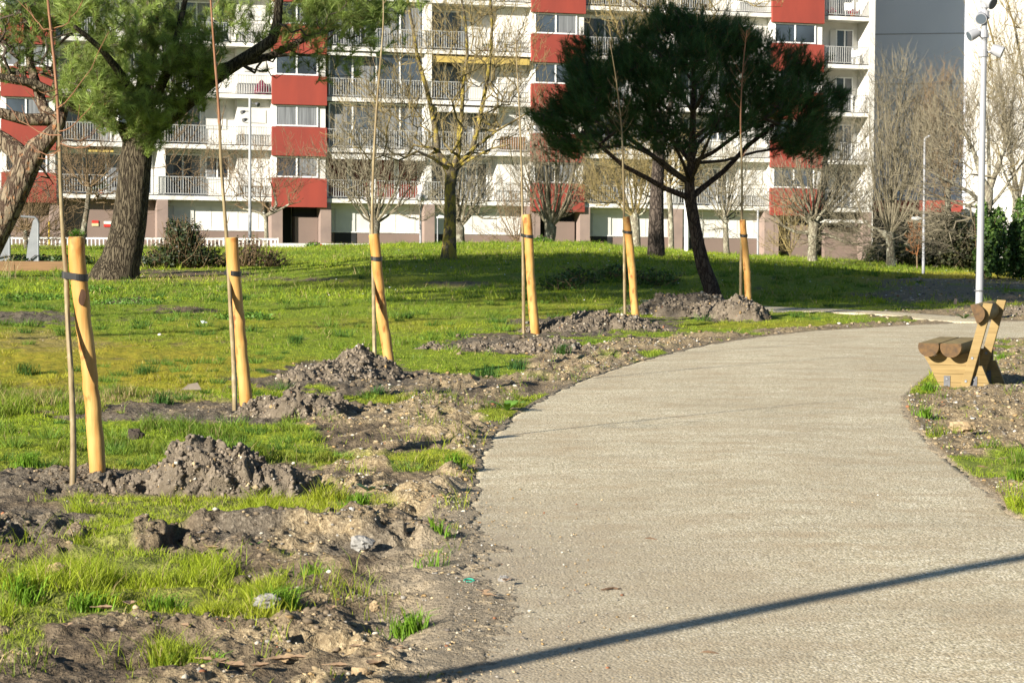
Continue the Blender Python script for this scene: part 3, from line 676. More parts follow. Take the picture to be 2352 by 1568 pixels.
mound([(693, 965, 893, .42, .34), (760, 960, 930, .34, .26), (630, 960, 915, .34, .26)], 'brown soil heap with a steep shaded right side beside the second stake from the left', 12)
mound([(812, 872, 795, .40, .42), (740, 880, 838, .6, .42), (860, 872, 825, .3, .35)], 'peaked grey soil heap behind the sapling of the third stake from the left', 13, .8)
mound([(1370, 762, 714, 1.0, .6), (1290, 765, 738, .7, .5), (1440, 762, 735, .7, .5)], 'broad grey soil heap between the fourth and fifth stakes', 14, .8)
mound([(1280, 812, 778, .6, .38), (1220, 812, 786, .7, .35), (1110, 808, 788, .8, .35)], 'low flat grey soil spread at the foot of the fourth stake', 15, .7)
mound([(1590, 722, 672, 1.0, .7), (1694, 735, 678, .50, .6), (1640, 730, 694, .9, .6)], 'twin-peaked grey soil heap in front of the young umbrella pine', 16, 1.0)
mound([(2372, 912, 884, .8, .3), (2300, 912, 897, .35, .12)], 'low ridge of brown soil right of the foot of the wooden bench', 17, .8)
mound([(2400, 728, 700, 1.0, .8)], 'pale soil heap beside the path, right of the wooden bench', 18, .8)

# ------------------------------------------------------------------ stakes and saplings
STK = [((176, 545), 37, (228, 1100), 37, 635, 'nearest'), ((533, 546), 30, (566, 932), 30, 627, 'second'), ((858, 538), 24, (900, 860), 25, 593, 'third'),
       ((1209, 493), 20, (1232, 765), 21, 542, 'fourth'), ((1438, 498), 17.5, (1465, 740), 19, 533, 'fifth'), ((1706, 505), 15, (1723, 728), 16, 541, 'sixth and farthest')]
SAP = [[(167, 1118), (168, 1000), (163, 860), (156, 750), (152, 640), (146, 560), (140, 450), (136, 310), (128, 180), (118, 80), (110, 0), (102, -120), (98, -260)],
       [(540, 945), (536, 820), (529, 700), (524, 600), (517, 500), (508, 380), (503, 260), (493, 130), (484, 0), (478, -110), (474, -200)],
       [(862, 868), (859, 740), (857, 620), (855, 500), (857, 400), (863, 280), (872, 160), (880, 60), (880, -20), (878, -80)],
       [(1203, 765), (1202, 660), (1201, 560), (1199, 430), (1195, 300), (1190, 200), (1186, 130), (1184, 90)],
       [(1436, 726), (1434, 600), (1433, 480), (1431, 380), (1427, 290), (1416, 190), (1404, 115), (1400, 88)],
       [(1701, 700), (1702, 600), (1704, 480), (1704, 380), (1701, 290), (1704, 190), (1711, 110), (1716, 70)]]
ordn = ['nearest and largest', 'second', 'third', 'fourth', 'fifth', 'sixth and farthest']
extra = ['with a dark knot hole below its strap', 'with an orange-brown patch under its strap', 'beside the peaked grey soil heap',
         'standing on the flat grey soil spread', 'with a reddish scrape, left of the umbrella pine', 'beside the twin-peaked soil heap']
sext = ['bare sapling with orange upper bark tied to the nearest stake', 'bare slender sapling tied to the second stake from the left', 'bare thin sapling tied to the third stake, in front of the pollarded tree',
        'bare thin sapling tied to the fourth stake from the left', 'bare thin sapling with forked top tied to the fifth stake', 'bare reddish sapling tied to the farthest stake, before the umbrella pine']
for i, ((tx, ty), wt, (bx, by), wb, sy, nm) in enumerate(STK):
    base = hit(bx, by); d = base.y; top = at(tx, ty, d)
    s = d / F; base.z -= .12
    root = empty('tree_stake', Vector((base.x, base.y, base.z + .12)), '%s peeled yellow wooden stake %s' % (ordn[i], extra[i]), 'stake', 'wooden stakes tying the young trees')
    n = 26; pts = []; rad = []
    for k in range(n + 1):
        u = k / n; p = base.lerp(top, u)
        j = (1 - abs(2 * u - 1)) * .006
        p += Vector((rnd.uniform(-1, 1) * j + .010 * math.sin(u * 5 + i), rnd.uniform(-1, 1) * j, 0)); pts.append(p)
        rad.append((wb * (1 - u) + wt * u) * s / 2 * (1 + .035 * math.sin(u * 9 + i * 2) + rnd.uniform(-.02, .02)))
    pts[-1] = top.copy(); rad[-1] = rad[-2] * .95; pts[-2] = top + (pts[-2] - top) * .2
    mb = MB().tube(pts, rad, 20, cap=True); wood = mb.build('stake_wood', M['stake'], root, smooth=True)
    ax = (top - base).normalized()
    MB().tube([top - ax * .002, top + ax * .003], [rad[-1] * .99, rad[-1] * .93], 20).build('cut_top', M['stake_end'], root)
    # strap loops round the stake and the sapling stem
    uS = (by - sy) / (by - ty) ; ps = base.lerp(top, (uS * (top.z - (base.z + .12)) + .12) / (top.z - base.z))
    sx = np.interp(-sy, [-q for _, q in SAP[i]], [p for p, _ in SAP[i]]); dq = hit(*SAP[i][0]).y; sp = at(sx, sy, d + .01 if i < 2 else d + .075)
    ps = Vector((float(np.interp(ps.z, [q.z for q in pts], [q.x for q in pts])), float(np.interp(ps.z, [q.z for q in pts], [q.y for q in pts])), ps.z))
    r0 = float(np.interp(ps.z, [q.z for q in pts], rad)) + .004; mb = MB()
    ring = []; off = sp - ps; off.z = 0; L = off.length; dr_ = off.normalized() if L > 1e-4 else Vector((-1, 0, 0)); pr = Vector((-dr_.y, dr_.x, 0)); r1 = .024
    for a in range(0, 181, 15): an = R(a + 90); ring.append(ps - (-1) * (dr_ * (math.cos(an) * r0)) + pr * math.sin(an) * r0)
    for a in range(0, 181, 30): an = R(a - 90); ring.append(ps + off + dr_ * (math.cos(an) * r1) + pr * math.sin(an) * r1)
    hw = .021; V = []; Fc = []; m_ = len(ring)
    for q in ring:
        tilt = (q - ps).dot(dr_) * .12
        o_ = (q - ps).normalized() * .004
        for dz in (-hw, hw): V.append(q + Vector((0, 0, dz + tilt)))
        for dz in (hw, -hw): V.append(q + o_ + Vector((0, 0, dz + tilt)))
    for k in range(m_):
        k2 = (k + 1) % m_
        for c in range(4): Fc.append((4 * k + c, 4 * k + (c + 1) % 4, 4 * k2 + (c + 1) % 4, 4 * k2 + c))
    mb.add(V, Fc)
    knot = ps + dr_ * (r0 + .012) - Vector((0, .012, 0)); mb.box(knot.x - .014, knot.x + .014, knot.y - .012, knot.y + .012, knot.z - .018, knot.z + .018)
    mb.build('strap', M['rubber'], root)
    if i == 0:
        c0 = at(189, 683, ps.y - r0 - .003); mb = MB(); ring = []
        V = [(c0.x + .022 * math.cos(a) * (1 + .25 * math.sin(2 * a)), c0.y + .003 * abs(math.cos(a)) - .003, c0.z + .052 * math.sin(a)) for a in np.linspace(0, 2 * math.pi, 22, endpoint=False)]
        V.append((c0.x + .002, c0.y - .003, c0.z)); n_ = 22
        mb.add(V, [(j, (j + 1) % n_, n_) for j in range(n_)]); mb.build('knot_hole', M['knot'], root)
    # ---- sapling
    sp0 = hit(*SAP[i][0]); dS = sp0.y if abs(sp0.y - d) < .8 else d - .1
    sp0 = at(*SAP[i][0], dS); sp0.z = Tz(sp0.x, sp0.y)
    dT = d + .01 if i < 2 else d + .075          # the stem ends up tied to the far side of the leaning stake
    yb_ = SAP[i][0][1]
    P = [at(px, py, dS + (dT - dS) * min(1, (yb_ - py) / (yb_ - sy))) for k, (px, py) in enumerate(SAP[i])]
    P[0].z = min(P[0].z, sp0.z) - .06
    fine = []
    for k in range(len(P) - 1):
        a_p = P[max(k - 1, 0)]; b_p = P[k]; c_p = P[k + 1]; d_p = P[min(k + 2, len(P) - 1)]
        for q in range(5):
            u = q / 5; fine.append(0.5 * ((2 * b_p) + (c_p - a_p) * u + (2 * a_p - 5 * b_p + 4 * c_p - d_p) * u * u + (3 * b_p - a_p - 3 * c_p + d_p) * u ** 3))
    fine.append(P[-1])
    H = fine[-1].z - fine[0].z; wpx = [18, 14, 12, 10, 9, 9][i]
    rb = wpx * s / 2 * .85
    fr = [max(.0035, rb * (1 - .78 * (p.z - fine[0].z) / max(H, 1)) * (1 + (.10 if rnd.random() < .18 else 0))) for p in fine]
    sroot = empty('sapling', Vector((sp0.x, sp0.y, sp0.z)), sext[i], 'young tree', 'young staked trees along the path')
    zc = at(0, 300, dS).z
    kk = next((k for k, p in enumerate(fine) if p.z > zc), len(fine) - 3)
    kk = min(kk, len(fine) - 4)
    MB().tube(fine[:kk + 1], fr[:kk + 1], 9, cap=False).build('trunk', M['sapling'], sroot, smooth=True)
    MB().tube(fine[kk:], fr[kk:], 9, cap=True).build('leader', M['sapling_red'] if i in (0, 1, 5) else M['sapling'], sroot, smooth=True)
    mb = MB()
    def twig(p, dirv, L, r, lvl=0):
        pts = [p]; dcur = dirv.normalized(); n = 5
        for q in range(n):
            dcur = (dcur + Vector((rnd.uniform(-.14, .14), rnd.uniform(-.14, .14), .10 + rnd.uniform(-.05, .1)))).normalized(); pts.append(pts[-1] + dcur * L / n)
        mb.tube(pts, [r * (1 - .7 * q / n) for q in range(n + 1)], 5)
        if lvl == 0 and L > .25:
            for q in (2, 3, 4):
                if rnd.random() < .6: twig(pts[q], (dcur + Vector((rnd.uniform(-.9, .9), rnd.uniform(-.9, .9), .3))), L * .3, r * .5, 1)
    if i == 0:
        for (ax_, ay_), (ex, ey) in [((137, 310), (0, 225)), ((137, 300), (215, 235)), ((140, 345), (55, 325)), ((139, 330), (210, 330)), ((132, 275), (40, 180)), ((131, 250), (250, 70)), ((124, 70), (58, 10)), ((126, 68), (184, 8)), ((134, 200), (95, 212)), ((136, 215), (85, 228)), ((138, 322), (230, 290)), ((139, 340), (90, 360))]:
            a_ = at(ax_, ay_, dS - .0); e_ = at(ex, ey, dS + rnd.uniform(-.3, .3)); L = (e_ - a_).length; n = 6; mid = (e_ - a_)
            pts = [a_ + mid * (q / n) + Vector((0, 0, -.12 * L * math.sin(math.pi * q / n))) + Vector((rnd.uniform(-.01, .01), 0, rnd.uniform(-.01, .01))) for q in range(n + 1)]
            mb.tube(pts, [.0042 * (1 - .6 * q / n) for q in range(n + 1)], 5)
            for q in (3, 5):
                if rnd.random() < .7: twig(pts[q], mid.normalized() + Vector((rnd.uniform(-.6, .6), rnd.uniform(-.6, .6), .3)), L * .35, .003, 1)
    else:
        nb = [0, 14, 8, 14, 22, 26][i]
        for q in range(nb):
            k = int(rnd.uniform(.35 if i == 1 else .45, .98) * len(fine)); k = min(k, len(fine) - 2)
            an = rnd.uniform(0, 6.28); L = rnd.uniform(.06, .34) * (1.0 if i < 3 else 1.1) * (1.2 - .5 * k / len(fine))
            if i == 4 and q > 12: k = int(.58 * len(fine)) + rnd.randint(-1, 1); L = rnd.uniform(.25, .5)
            if i == 5 and q > 18: k = int(.7 * len(fine)) + rnd.randint(-1, 1); L = rnd.uniform(.2, .4)
            twig(fine[k], Vector((math.cos(an), math.sin(an) * .6, rnd.uniform(.5, 1.3))), L, .0045)
    mb.build('twigs', M['sapling_red'] if i in (0, 5) else M['twig_brown'], sroot, smooth=True)

# ------------------------------------------------------------------ bench
B0 = hit(2175, 896); axd = Vector((.33, .944, 0)).normalized(); lat = Vector((axd.y, -axd.x, 0))   # lat points right and a little towards us
BM = Matrix(((lat.x, axd.x, 0, B0.x), (lat.y, axd.y, 0, B0.y), (0, 0, 1, B0.z - .01), (0, 0, 0, 1)))
bench = empty('park_bench', Vector((B0.x, B0.y, B0.z)), 'wooden log bench with two slanted backrest posts on the right side of the path', 'bench')
def halflog(cx, cz, r, y0, y1, flat_ang, name, mat, parent, cut=.25):
    """round log with a flat sawn face; flat_ang: direction of the flat side's normal in the cross section"""
    prof = []
    lim = math.acos(cut)
    for a in np.linspace(flat_ang + lim, flat_ang + 2 * math.pi - lim, 26): prof.append((cx + r * math.cos(a), cz + r * math.sin(a)))
    V = []; nseg = 6
    for k in range(nseg + 1):
        y = y0 + (y1 - y0) * k / nseg
        for (x, z) in prof: V.append(BM @ Vector((x, y, z)))
    n = len(prof); Fc = []
    for k in range(nseg):
        for j in range(n): Fc.append((k * n + j, k * n + (j + 1) % n, (k + 1) * n + (j + 1) % n, (k + 1) * n + j))
    o = mesh_obj(name, np.array([tuple(v) for v in V]), Fc, mat, parent)
    e = [[BM @ Vector((x, yy, z)) for (x, z) in prof] for yy in (y0, y1)]
    MB().add(e[0], [tuple(range(n))]).build('end_grain', M['logend'], o); MB().add(e[1], [tuple(reversed(range(n)))]).build('end_grain', M['logend'], o)
    return o
LB = 1.25
halflog(-.165, .428, .098, -.10, LB - .1, R(90), 'seat_log', M['log'], bench, .32)
halflog(.045, .427, .100, -.10, LB - .1, R(90), 'seat_log', M['log'], bench, .32)
for yy in (.06, LB - .28):
    ep = MB()
    # stacked boards cut to a leaning trapezoid with two saddles for the logs
    zt = [0, .082, .164, .246, .36]
    for k in range(4):
        z0, z1 = zt[k] + .0015, zt[k + 1] - .0015
        xl = lambda z: -.06 - z * .50 + .0; xr = lambda z: .42 - z * .42
        if k < 3: ep.add([BM @ Vector(p) for p in [(xl(z0), yy, z0), (xr(z0), yy, z0), (xr(z1), yy, z1), (xl(z1), yy, z1), (xl(z0), yy + .055, z0), (xr(z0), yy + .055, z0), (xr(z1), yy + .055, z1), (xl(z1), yy + .055, z1)]],
                         [(0, 1, 2, 3), (7, 6, 5, 4), (0, 4, 5, 1), (1, 5, 6, 2), (2, 6, 7, 3), (3, 7, 4, 0)])
        else:
            xs = np.linspace(xl(z0), xr(z1) + .02, 34); tops = []
            for x in xs:
                t_ = z1
                for cx, cz, r in ((-.165, .428, .101), (.045, .427, .103)):
                    if abs(x - cx) < r: t_ = min(t_, cz - math.sqrt(max(0, r * r - (x - cx) ** 2)))
                tops.append(max(t_, z0 + .012))
            V = []; nn_ = len(xs)
            for y_ in (yy, yy + .055):
                for x in xs: V.append(BM @ Vector((x, y_, z0)))
                for x, t_ in zip(xs, tops): V.append(BM @ Vector((x if x > xs[0] else x - .05, y_, t_)))
            Fc = []
            for j in range(nn_ - 1):
                Fc += [(j, j + 1, nn_ + j + 1, nn_ + j), (2 * nn_ + j + 1, 2 * nn_ + j, 3 * nn_ + j, 3 * nn_ + j + 1), (nn_ + j, nn_ + j + 1, 3 * nn_ + j + 1, 3 * nn_ + j)]
            Fc += [(0, nn_, 3 * nn_, 2 * nn_), (nn_ - 1, 3 * nn_ - 1, 4 * nn_ - 1, 2 * nn_ - 1)]
            ep.add(V, Fc)
    epo = ep.build('end_panel', M['board'], bench)
    for bx_ in (-.01, .245):
        mb = MB(); mb.box(bx_ - .03, bx_ + .03, yy - .008, yy - .0015, -.04, .145, M=BM)
        br = mb.build('foot_bracket', M['steel'], epo)
        mb = MB()
        for z in (.045, .115): mb.tube([BM @ Vector((bx_, yy - .016, z)), BM @ Vector((bx_, yy - .007, z))], [.009, .013], 10)
        mb.build('bolt', M['chrome'], br)
    # slanted backrest post
    pt = lambda x, y, z: BM @ Vector((x, y, z))
    ps_ = MB(); sl = .26; y0_, y1_ = yy - .05, yy - .005
    x0_, x1_ = .105, .195
    V = [pt(x0_, y0_, -.02), pt(x1_, y0_, -.02), pt(x1_ + sl * .86, y0_, .84), pt(x0_ + sl * .86, y0_, .845), pt(x0_, y1_, -.02), pt(x1_, y1_, -.02), pt(x1_ + sl * .86, y1_, .84), pt(x0_ + sl * .86, y1_, .845)]
    ps_.add(V, [(0, 1, 2, 3), (7, 6, 5, 4), (0, 4, 5, 1), (1, 5, 6, 2), (2, 6, 7, 3), (3, 7, 4, 0)])
    po = ps_.build('backrest_post', M['board'], bench, bevel=.006)
    mb = MB()
    for z in (.10, .32): x = .15 + sl * z; mb.tube([pt(x, y0_ - .008, z), pt(x, y0_ + .001, z)], [.011, .015], 12)
    mb.build('bolt', M['chrome'], po)
halflog(.262, .742, .092, -.06, LB - .28, R(200), 'backrest_log', M['log'], bench, .15)

# ------------------------------------------------------------------ posts, lamps
def pole(px, pyb, d, ytop, wpx, mat, name, label, cat, xtop=None, group=None, zb=None, taper=.8):
    b_ = at(px, pyb, d); b_.z = Tz(b_.x, b_.y) - .1 if zb is None else zb
    t_ = at(xtop if xtop is not None else px, ytop, d); r = wpx * d / F / 2
    root = empty(name, Vector((b_.x, b_.y, b_.z + .1)), label, cat, group)
    MB().tube([b_, b_.lerp(t_, .5), t_], [r, r * (1 + taper) / 2, r * taper], 14).build('pole', mat, root, smooth=True)
    return root, b_, t_, r
D1 = 38.0
pr_, b_, t_, r_ = pole(2249, 690, D1, -160, 18, M['greypole'], 'lamp_post', 'tall pale grey metal post carrying spotlights, behind the wooden bench', 'lamp post', xtop=2265, taper=.62)
MB().tube([at(2249.3, 666, D1), at(2249.3, 668, D1)], [.083, .083], 14).build('maker_band', M['steel'], pr_)
def spot(px, py, dirv, size, arm_to):
    c = at(px, py, D1 - .02); d_ = Vector(dirv).normalized(); r = size * D1 / F / 2; L = r * 1.9
    head = MB().tube([c - d_ * L * .52, c - d_ * L * .5, c - d_ * L * .1, c + d_ * L * .5, c + d_ * L * .52], [r * .3, r * .8, r * .93, r, r * .97], 20).build('spotlight', M['greypole'], pr_, smooth=True)
    MB().tube([c + d_ * L * .521, c + d_ * (L * .545)], [r * .86, r * .84], 20).build('lens', M['lens'], head, smooth=True)
    a = at(arm_to[0], arm_to[1], D1)
    br = MB().tube([a, (a + c) / 2 + Vector((0, -.03, .0)), c - d_ * L * .2], [.018, .018, .018], 8); br.tube([a - Vector((0, 0, .06)), a + Vector((0, 0, .06))], [.068, .068], 12); br.build('bracket', M['greypole'], pr_)
    cb = MB(); e = c - d_ * L * .5; cb.tube([e, e + Vector((.03, -.03, -.05)), (e + a) / 2 + Vector((0, -.08, -.10)), a + Vector((.06, -.07, -.06)), a + Vector((.05, -.05, .03))], [.006] * 5, 6); cb.build('cable', M['rubber'], pr_)
spot(2270, 3, (.5, -.5, -.35), 30, (2263, 10))
spot(2254, 40, (-.22, -.85, -.35), 27, (2263, 34))
spot(2236, 79, (-.85, -.25, -.40), 25, (2260, 78))
spot(2290, 117, (.80, -.25, -.35), 27, (2258, 122))
# lamp standing left behind the photographer: its long shadow crosses the path
LB_ = Vector((1.2, 10.3, 0)) - Vector((math.cos(SUN_AZ), math.sin(SUN_AZ), 0)) * 9.0
root = empty('lamp_post', LB_, 'grey lamp post outside the frame on the left, its long shadow crossing the path', 'lamp post')
MB().tube([LB_ + Vector((0, 0, -.3)), LB_ + Vector((0, 0, 6))], [.075, .065], 16).build('pole', M['greypole'], root, smooth=True)
MB().tube([LB_ + Vector((0, 0, 5.97)), LB_ + Vector((-.2, 0, 6.1)), LB_ + Vector((-.8, 0, 6.12))], [.05, .08, .04], 12).build('lamp_head', M['greypole'], root, smooth=True)

pr_, b_, t_, r_ = pole(2121, 613, 68, 322, 7, M['greypole'], 'street_lamp', 'slim grey street lamp with two heads, right of the tall bare tree by the gable', 'street lamp', xtop=2124, taper=.7)
MB().tube([t_, t_ + Vector((.02, 0, .06)), t_ + Vector((.14, -.1, .13))], [.03, .035, .025], 10).build('lamp_head', M['greypole'], pr_, smooth=True)
a_ = at(2121, 503, 68); MB().tube([a_, a_ + Vector((-.08, -.02, .01)), a_ + Vector((-.17, -.03, .01)), a_ + Vector((-.33, -.05, 0))], [.02, .03, .075, .05], 12).build('side_lamp', M['lampglass'], pr_, smooth=True)
pr_, b_, t_, r_ = pole(574, 560, 104, 226, 8, M['greypole'], 'mast', 'white metal mast with small spotlights before the left balconies', 'mast', zb=-.6)
for q, (dx, dy) in enumerate([(-12, 30), (14, 12), (-8, 48)]):
    c_ = at(574 + dx, 226 + dy, 104); hd = MB().tube([c_, c_ + Vector((.12 * (1 if dx > 0 else -1), -.12, -.06))], [.06, .09], 10).build('spotlight', M['steel'], pr_, smooth=True)
    MB().tube([at(574, 226 + dy, 104), c_], .02, 6).build('bracket', M['steel'], hd)
pr_, b_, t_, r_ = pole(966, 570, 112, 466, 6, M['greypole'], 'globe_lamp', 'street lamp with a pale glass globe in front of the ground floor', 'street lamp', zb=-.6)
mb = MB()
c_ = at(966, 454, 112); mb.tube([c_ + Vector((0, 0, z)) for z in np.linspace(-.2, .2, 9)], [max(.02, .22 * math.sqrt(max(0, 1 - (z / .205) ** 2))) for z in np.linspace(-.2, .2, 9)], 16); mb.build('globe', M['lampglass'], pr_, smooth=True)
pr_, b_, t_, r_ = pole(1005, 570, 116, 500, 3, M['greypole'], 'path_lamp', 'short street lamp with a flat white head left of the lichened tree', 'street lamp', zb=-.6)
MB().tube([t_ + Vector((-.05, 0, 0)), t_ + Vector((.1, 0, .05)), t_ + Vector((.42, 0, .0))], [.03, .10, .05], 10).build('lamp_head', M['lampglass'], pr_, smooth=True)
pole(1577, 588, 92, 452, 11, M['frame'], 'white_post', 'thick white post standing just left behind the leaning umbrella pine trunk', 'post', zb=-.5, taper=1)
pole(1741, 592, 96, 482, 5, M['greypole'], 'thin_post', 'thin grey post by the wall right of the farthest stake', 'post', zb=-.8, taper=1)
pole(113, 580, 108, 508, 4, M['plastic_yellow'], 'marker_post', 'thin yellow and red marker post behind the fence on the left', 'post', zb=-.8, taper=1)
def peg(px, py, h, wpx, mat, name, label, cat):
    b_ = hit(px, py); s = b_.y / F; mb = MB(); hh = h * s; w_ = wpx * s / 2
    mb.tube([b_ + Vector((0, 0, -.05)), b_ + Vector((0, 0, hh * .5)), b_ + Vector((.01, 0, hh))], [w_, w_, w_ * .9], 4); o = mb.build(name, mat); return tag(o, label, cat)
peg(2014, 624, 18, 5, M['neon'], 'survey_peg', 'small neon yellow survey peg in the sunny grass by the gable', 'peg')
peg(2085, 609, 9, 7, M['stake_end'], 'wooden_peg', 'short wooden peg right of the tall bare tree trunk', 'peg')
peg(2194, 700, 14, 9, M['pillar'], 'stump', 'small pale stump in the shaded grass left of the bench back', 'stump')

# ------------------------------------------------------------------ small things on the ground
def rock(px, py, sx_, sz_, mat, name, label, cat, seed=0, sy_=None, pts=3):
    b_ = hit(px, py); r2 = random.Random(seed); iv, fi = ico(); V = [Vector(v) for v in iv]; fc = [tuple(f) for f in fi]
    for it in range(2):
        nf = []; cache = {}
        def md(a, b):
            k = (min(a, b), max(a, b))
            if k not in cache: V.append(((V[a] + V[b]) / 2).normalized()); cache[k] = len(V) - 1
            return cache[k]
        for a, b, c in fc: x, y, z = md(a, b), md(b, c), md(c, a); nf += [(a, x, z), (b, y, x), (c, z, y), (x, y, z)]
        fc = nf
    VV = np.array([tuple(v) for v in V])
    n = fbm(VV[:, 0] * 1.0 + 3 * VV[:, 2], VV[:, 1] + seed * 7.7 + VV[:, 2], .8, seed, 3) * .55
    VV = VV * (1 + n[:, None]); VV = np.round(VV * pts) / pts * .45 + VV * .55
    VV = VV * np.array([sx_, sy_ or sx_ * .8, sz_]) + np.array([b_.x, b_.y + sx_ * .5, b_.z + sz_ * .45])
    o = mesh_obj(name, VV, fc, mat); return tag(o, label, cat)
M['rock_y'] = simple('ochre_limestone', (0.36, 0.27, 0.155), (0.22, 0.15, 0.08), 9, .9, bmp=.7, bd=.01)
M['rock_d'] = simple('dark_clod', (0.06, 0.045, 0.035), (0.035, 0.028, 0.022), 12, 1, bmp=.8, bd=.01)
M['rock_g'] = simple('grey_stone', (0.26, 0.25, 0.23), (0.19, 0.18, 0.165), 12, .9, bmp=.6, bd=.01)
M['plasticbag'] = simple('white_plastic', (0.62, 0.64, 0.68), (0.5, 0.52, 0.56), 9, .5)
M['cardboard'] = simple('grey_card', (0.20, 0.165, 0.13), None, 9, .8)
rock(2212, 992, .10, .055, M['rock_y'], 'rock', 'ochre stone lying in the gravel below the bench', 'stone', 3)
rock(310, 1007, .055, .05, M['rock_d'], 'dark_clod', 'round black clod alone in the grass beyond the nearest heap', 'clod', 4)
rock(1275, 742, .07, .05, M['rock_d'], 'dark_clod', 'dark clod between the flat soil spread and the broad grey heap', 'clod', 5)
rock(955, 1140, .05, .04, M['rock_g'], 'rock', 'pale grey stone near the left edge of the path', 'stone', 6)
rock(830, 1258, .055, .04, M['rock_g'], 'rock', 'grey stone on the crest of the dug ridge', 'stone', 7)
rock(612, 1392, .06, .03, M['rock_g'], 'rock', 'smooth grey stone in the foreground grass', 'stone', 8)
rock(828, 1558, .035, .028, M['rock_y'], 'rock', 'pale stone at the lower middle edge of the dug soil', 'stone', 9)
rock(663, 1572 - 50, .03, .024, M['rock_y'], 'rock', 'small ochre stone in the lower foreground soil', 'stone', 12)
rock(860, 1398, .022, .022, M['rock_y'], 'rock', 'small white-yellow stone among the clods left of the lone grass tuft', 'stone', 13)
rock(130, 1320, .05, .04, M['rock_y'], 'rock', 'ochre stone beside the left foreground tussock', 'stone', 14)
rock(1158, 1335, .03, .02, M['rock_g'], 'rock', 'flat grey pebble beside the green plastic ring', 'stone', 15)
def sheet(px, py, pts, mat, name, label, cat, d_off=0, thick=.002):
    b_ = hit(px, py); mb = MB(); n = len(pts); V = [b_ + Vector(p) for p in pts]; V2 = [v + Vector((0, thick, thick)) for v in V]
    mb.add(V + V2, [tuple(range(n)), tuple(reversed(range(n, 2 * n)))] + [(j, (j + 1) % n, n + (j + 1) % n, n + j) for j in range(n)]); o = mb.build(name, mat); return tag(o, label, cat)
sheet(470, 745, [(-.06, 0, .05), (-.02, .02, .055), (.03, .03, .03), (.065, .02, .005), (.02, -.02, .0), (-.04, -.02, .02)], M['plasticbag'], 'plastic_scrap', 'crumpled white plastic scrap lying on the lawn left of the second stake', 'litter')
sheet(440, 895, [(-.10, 0, .0), (-.03, .02, .05), (.05, .04, .065), (.09, .02, .0)], M['cardboard'], 'slate_piece', 'flat grey-brown slate piece sticking up from the yellow grass', 'slate')
sheet(715, 856, [(-.06, 0, .0), (-.02, .02, .05), (.05, .04, .045), (.02, .0, .0)], M['steel'], 'metal_scrap', 'small dark grey scrap at the left foot of the third soil heap', 'litter')
sheet(806, 836, [(-.025, -.01, .0), (-.01, .01, .04), (.03, .01, .035), (.02, .0, .0)], M['terracotta'], 'brick_shard', 'orange brick shard on the third soil heap', 'shard')
M['ringgreen'] = simple('green_plastic', (0.02, 0.30, 0.20), None, 9, .4)
b_ = hit(1077, 1338); MB().tube([b_ + Vector((.022 * math.cos(a), .022 * math.sin(a), .012 + .004 * math.sin(a))) for a in np.linspace(0, 5.6, 14)], .004, 6).build('plastic_ring', M['ringgreen'], smooth=True)
tag(bpy.context.scene.objects['plastic_ring'], 'small green plastic ring on the sandy edge of the path', 'litter')
M['deadleaf'] = simple('dead_leaf', (0.30, 0.20, 0.12), (0.20, 0.13, 0.075), 20, .8)
def deadleaf(px, py, L, ang, dark=False):
    b_ = hit(px, py); mb = MB(); n = 7; V = []; c, s_ = math.cos(ang), math.sin(ang); cur = rnd.uniform(.2, .5)
    for k in range(n):
        u = k / (n - 1); w_ = L * .33 * math.sin(math.pi * (u * .9 + .05)) * (1 + .25 * (k % 2)); x = (u - .5) * L; zz = .012 + L * cur * (u - .5) ** 2
        for e in (-1, 0, 1): V.append(b_ + Vector((x * c - e * w_ * s_, x * s_ + e * w_ * c, zz + abs(e) * w_ * .45 + .012)))
    Fc = [(3 * k + e, 3 * k + e + 1, 3 * k + e + 4, 3 * k + e + 3) for k in range(n - 1) for e in (0, 1)]
    mb.add(V, Fc); mb.tube([V[1] + Vector((0, 0, 0)), V[1] - Vector((c, s_, 0)) * L * .4], .0015, 4); o = mb.build('dead_leaf', M['deadleaf'])
    m_ = o.modifiers.new('thickness', 'SOLIDIFY'); m_.thickness = .0012
    return tag(o, 'curled brown dead leaf lying on the foreground soil or sandy path edge', 'leaf', 'dead leaves on the foreground soil')
for (x, y, L) in [(540, 1545, .09), (500, 1535, .07), (470, 1530, .06), (600, 1545, .07), (650, 1530, .08), (690, 1525, .06), (300, 1400, .08), (240, 1410, .07), (920, 1505, .07), (870, 1520, .06), (770, 1545, .07), (820, 1500, .05), (490, 1270, .07), (1160, 1345, .06), (150, 1450, .06), (1105, 1372, .07), (1125, 1380, .06), (860, 1540, .08), (430, 1450, .05), (760, 1410, .06)]:
    deadleaf(x + rnd.uniform(-8, 8), y, L, rnd.uniform(0, 6.28))
M['darktwig'] = simple('dead_twig', (0.14, 0.085, 0.05), (0.08, 0.05, 0.03), 20, .8)
for (x0, y0, x1, y1, lab) in [(1480, 1242, 1512, 1246, 'short dark curved twig lying in the middle of the path'), (1380, 1360, 1428, 1358, 'reddish brown twig lying on the path above the pole shadow'), (1608, 1505, 1655, 1510, 'dark bark piece on the path below the pole shadow'), (1290, 830, 1360, 830, 'pale dry stick on the verge right of the third stake'), (2240, 1075, 2270, 1078, 'small brown twig near the right edge of the path')]:
    a = hit(x0, y0); b_ = hit(x1, y1); n = 5; mb = MB(); a.z += .012; b_.z += .012
    mb.tube([a.lerp(b_, q / n) + Vector((0, rnd.uniform(-.008, .008), .006 * math.sin(math.pi * q / n))) for q in range(n + 1)], [.003, .0055, .006, .005, .004, .002] if y0 > 900 else [.008] * 6, 6)
    tag(mb.build('twig', M['rock_y'] if y0 < 900 else M['darktwig'], smooth=True), lab, 'twig')

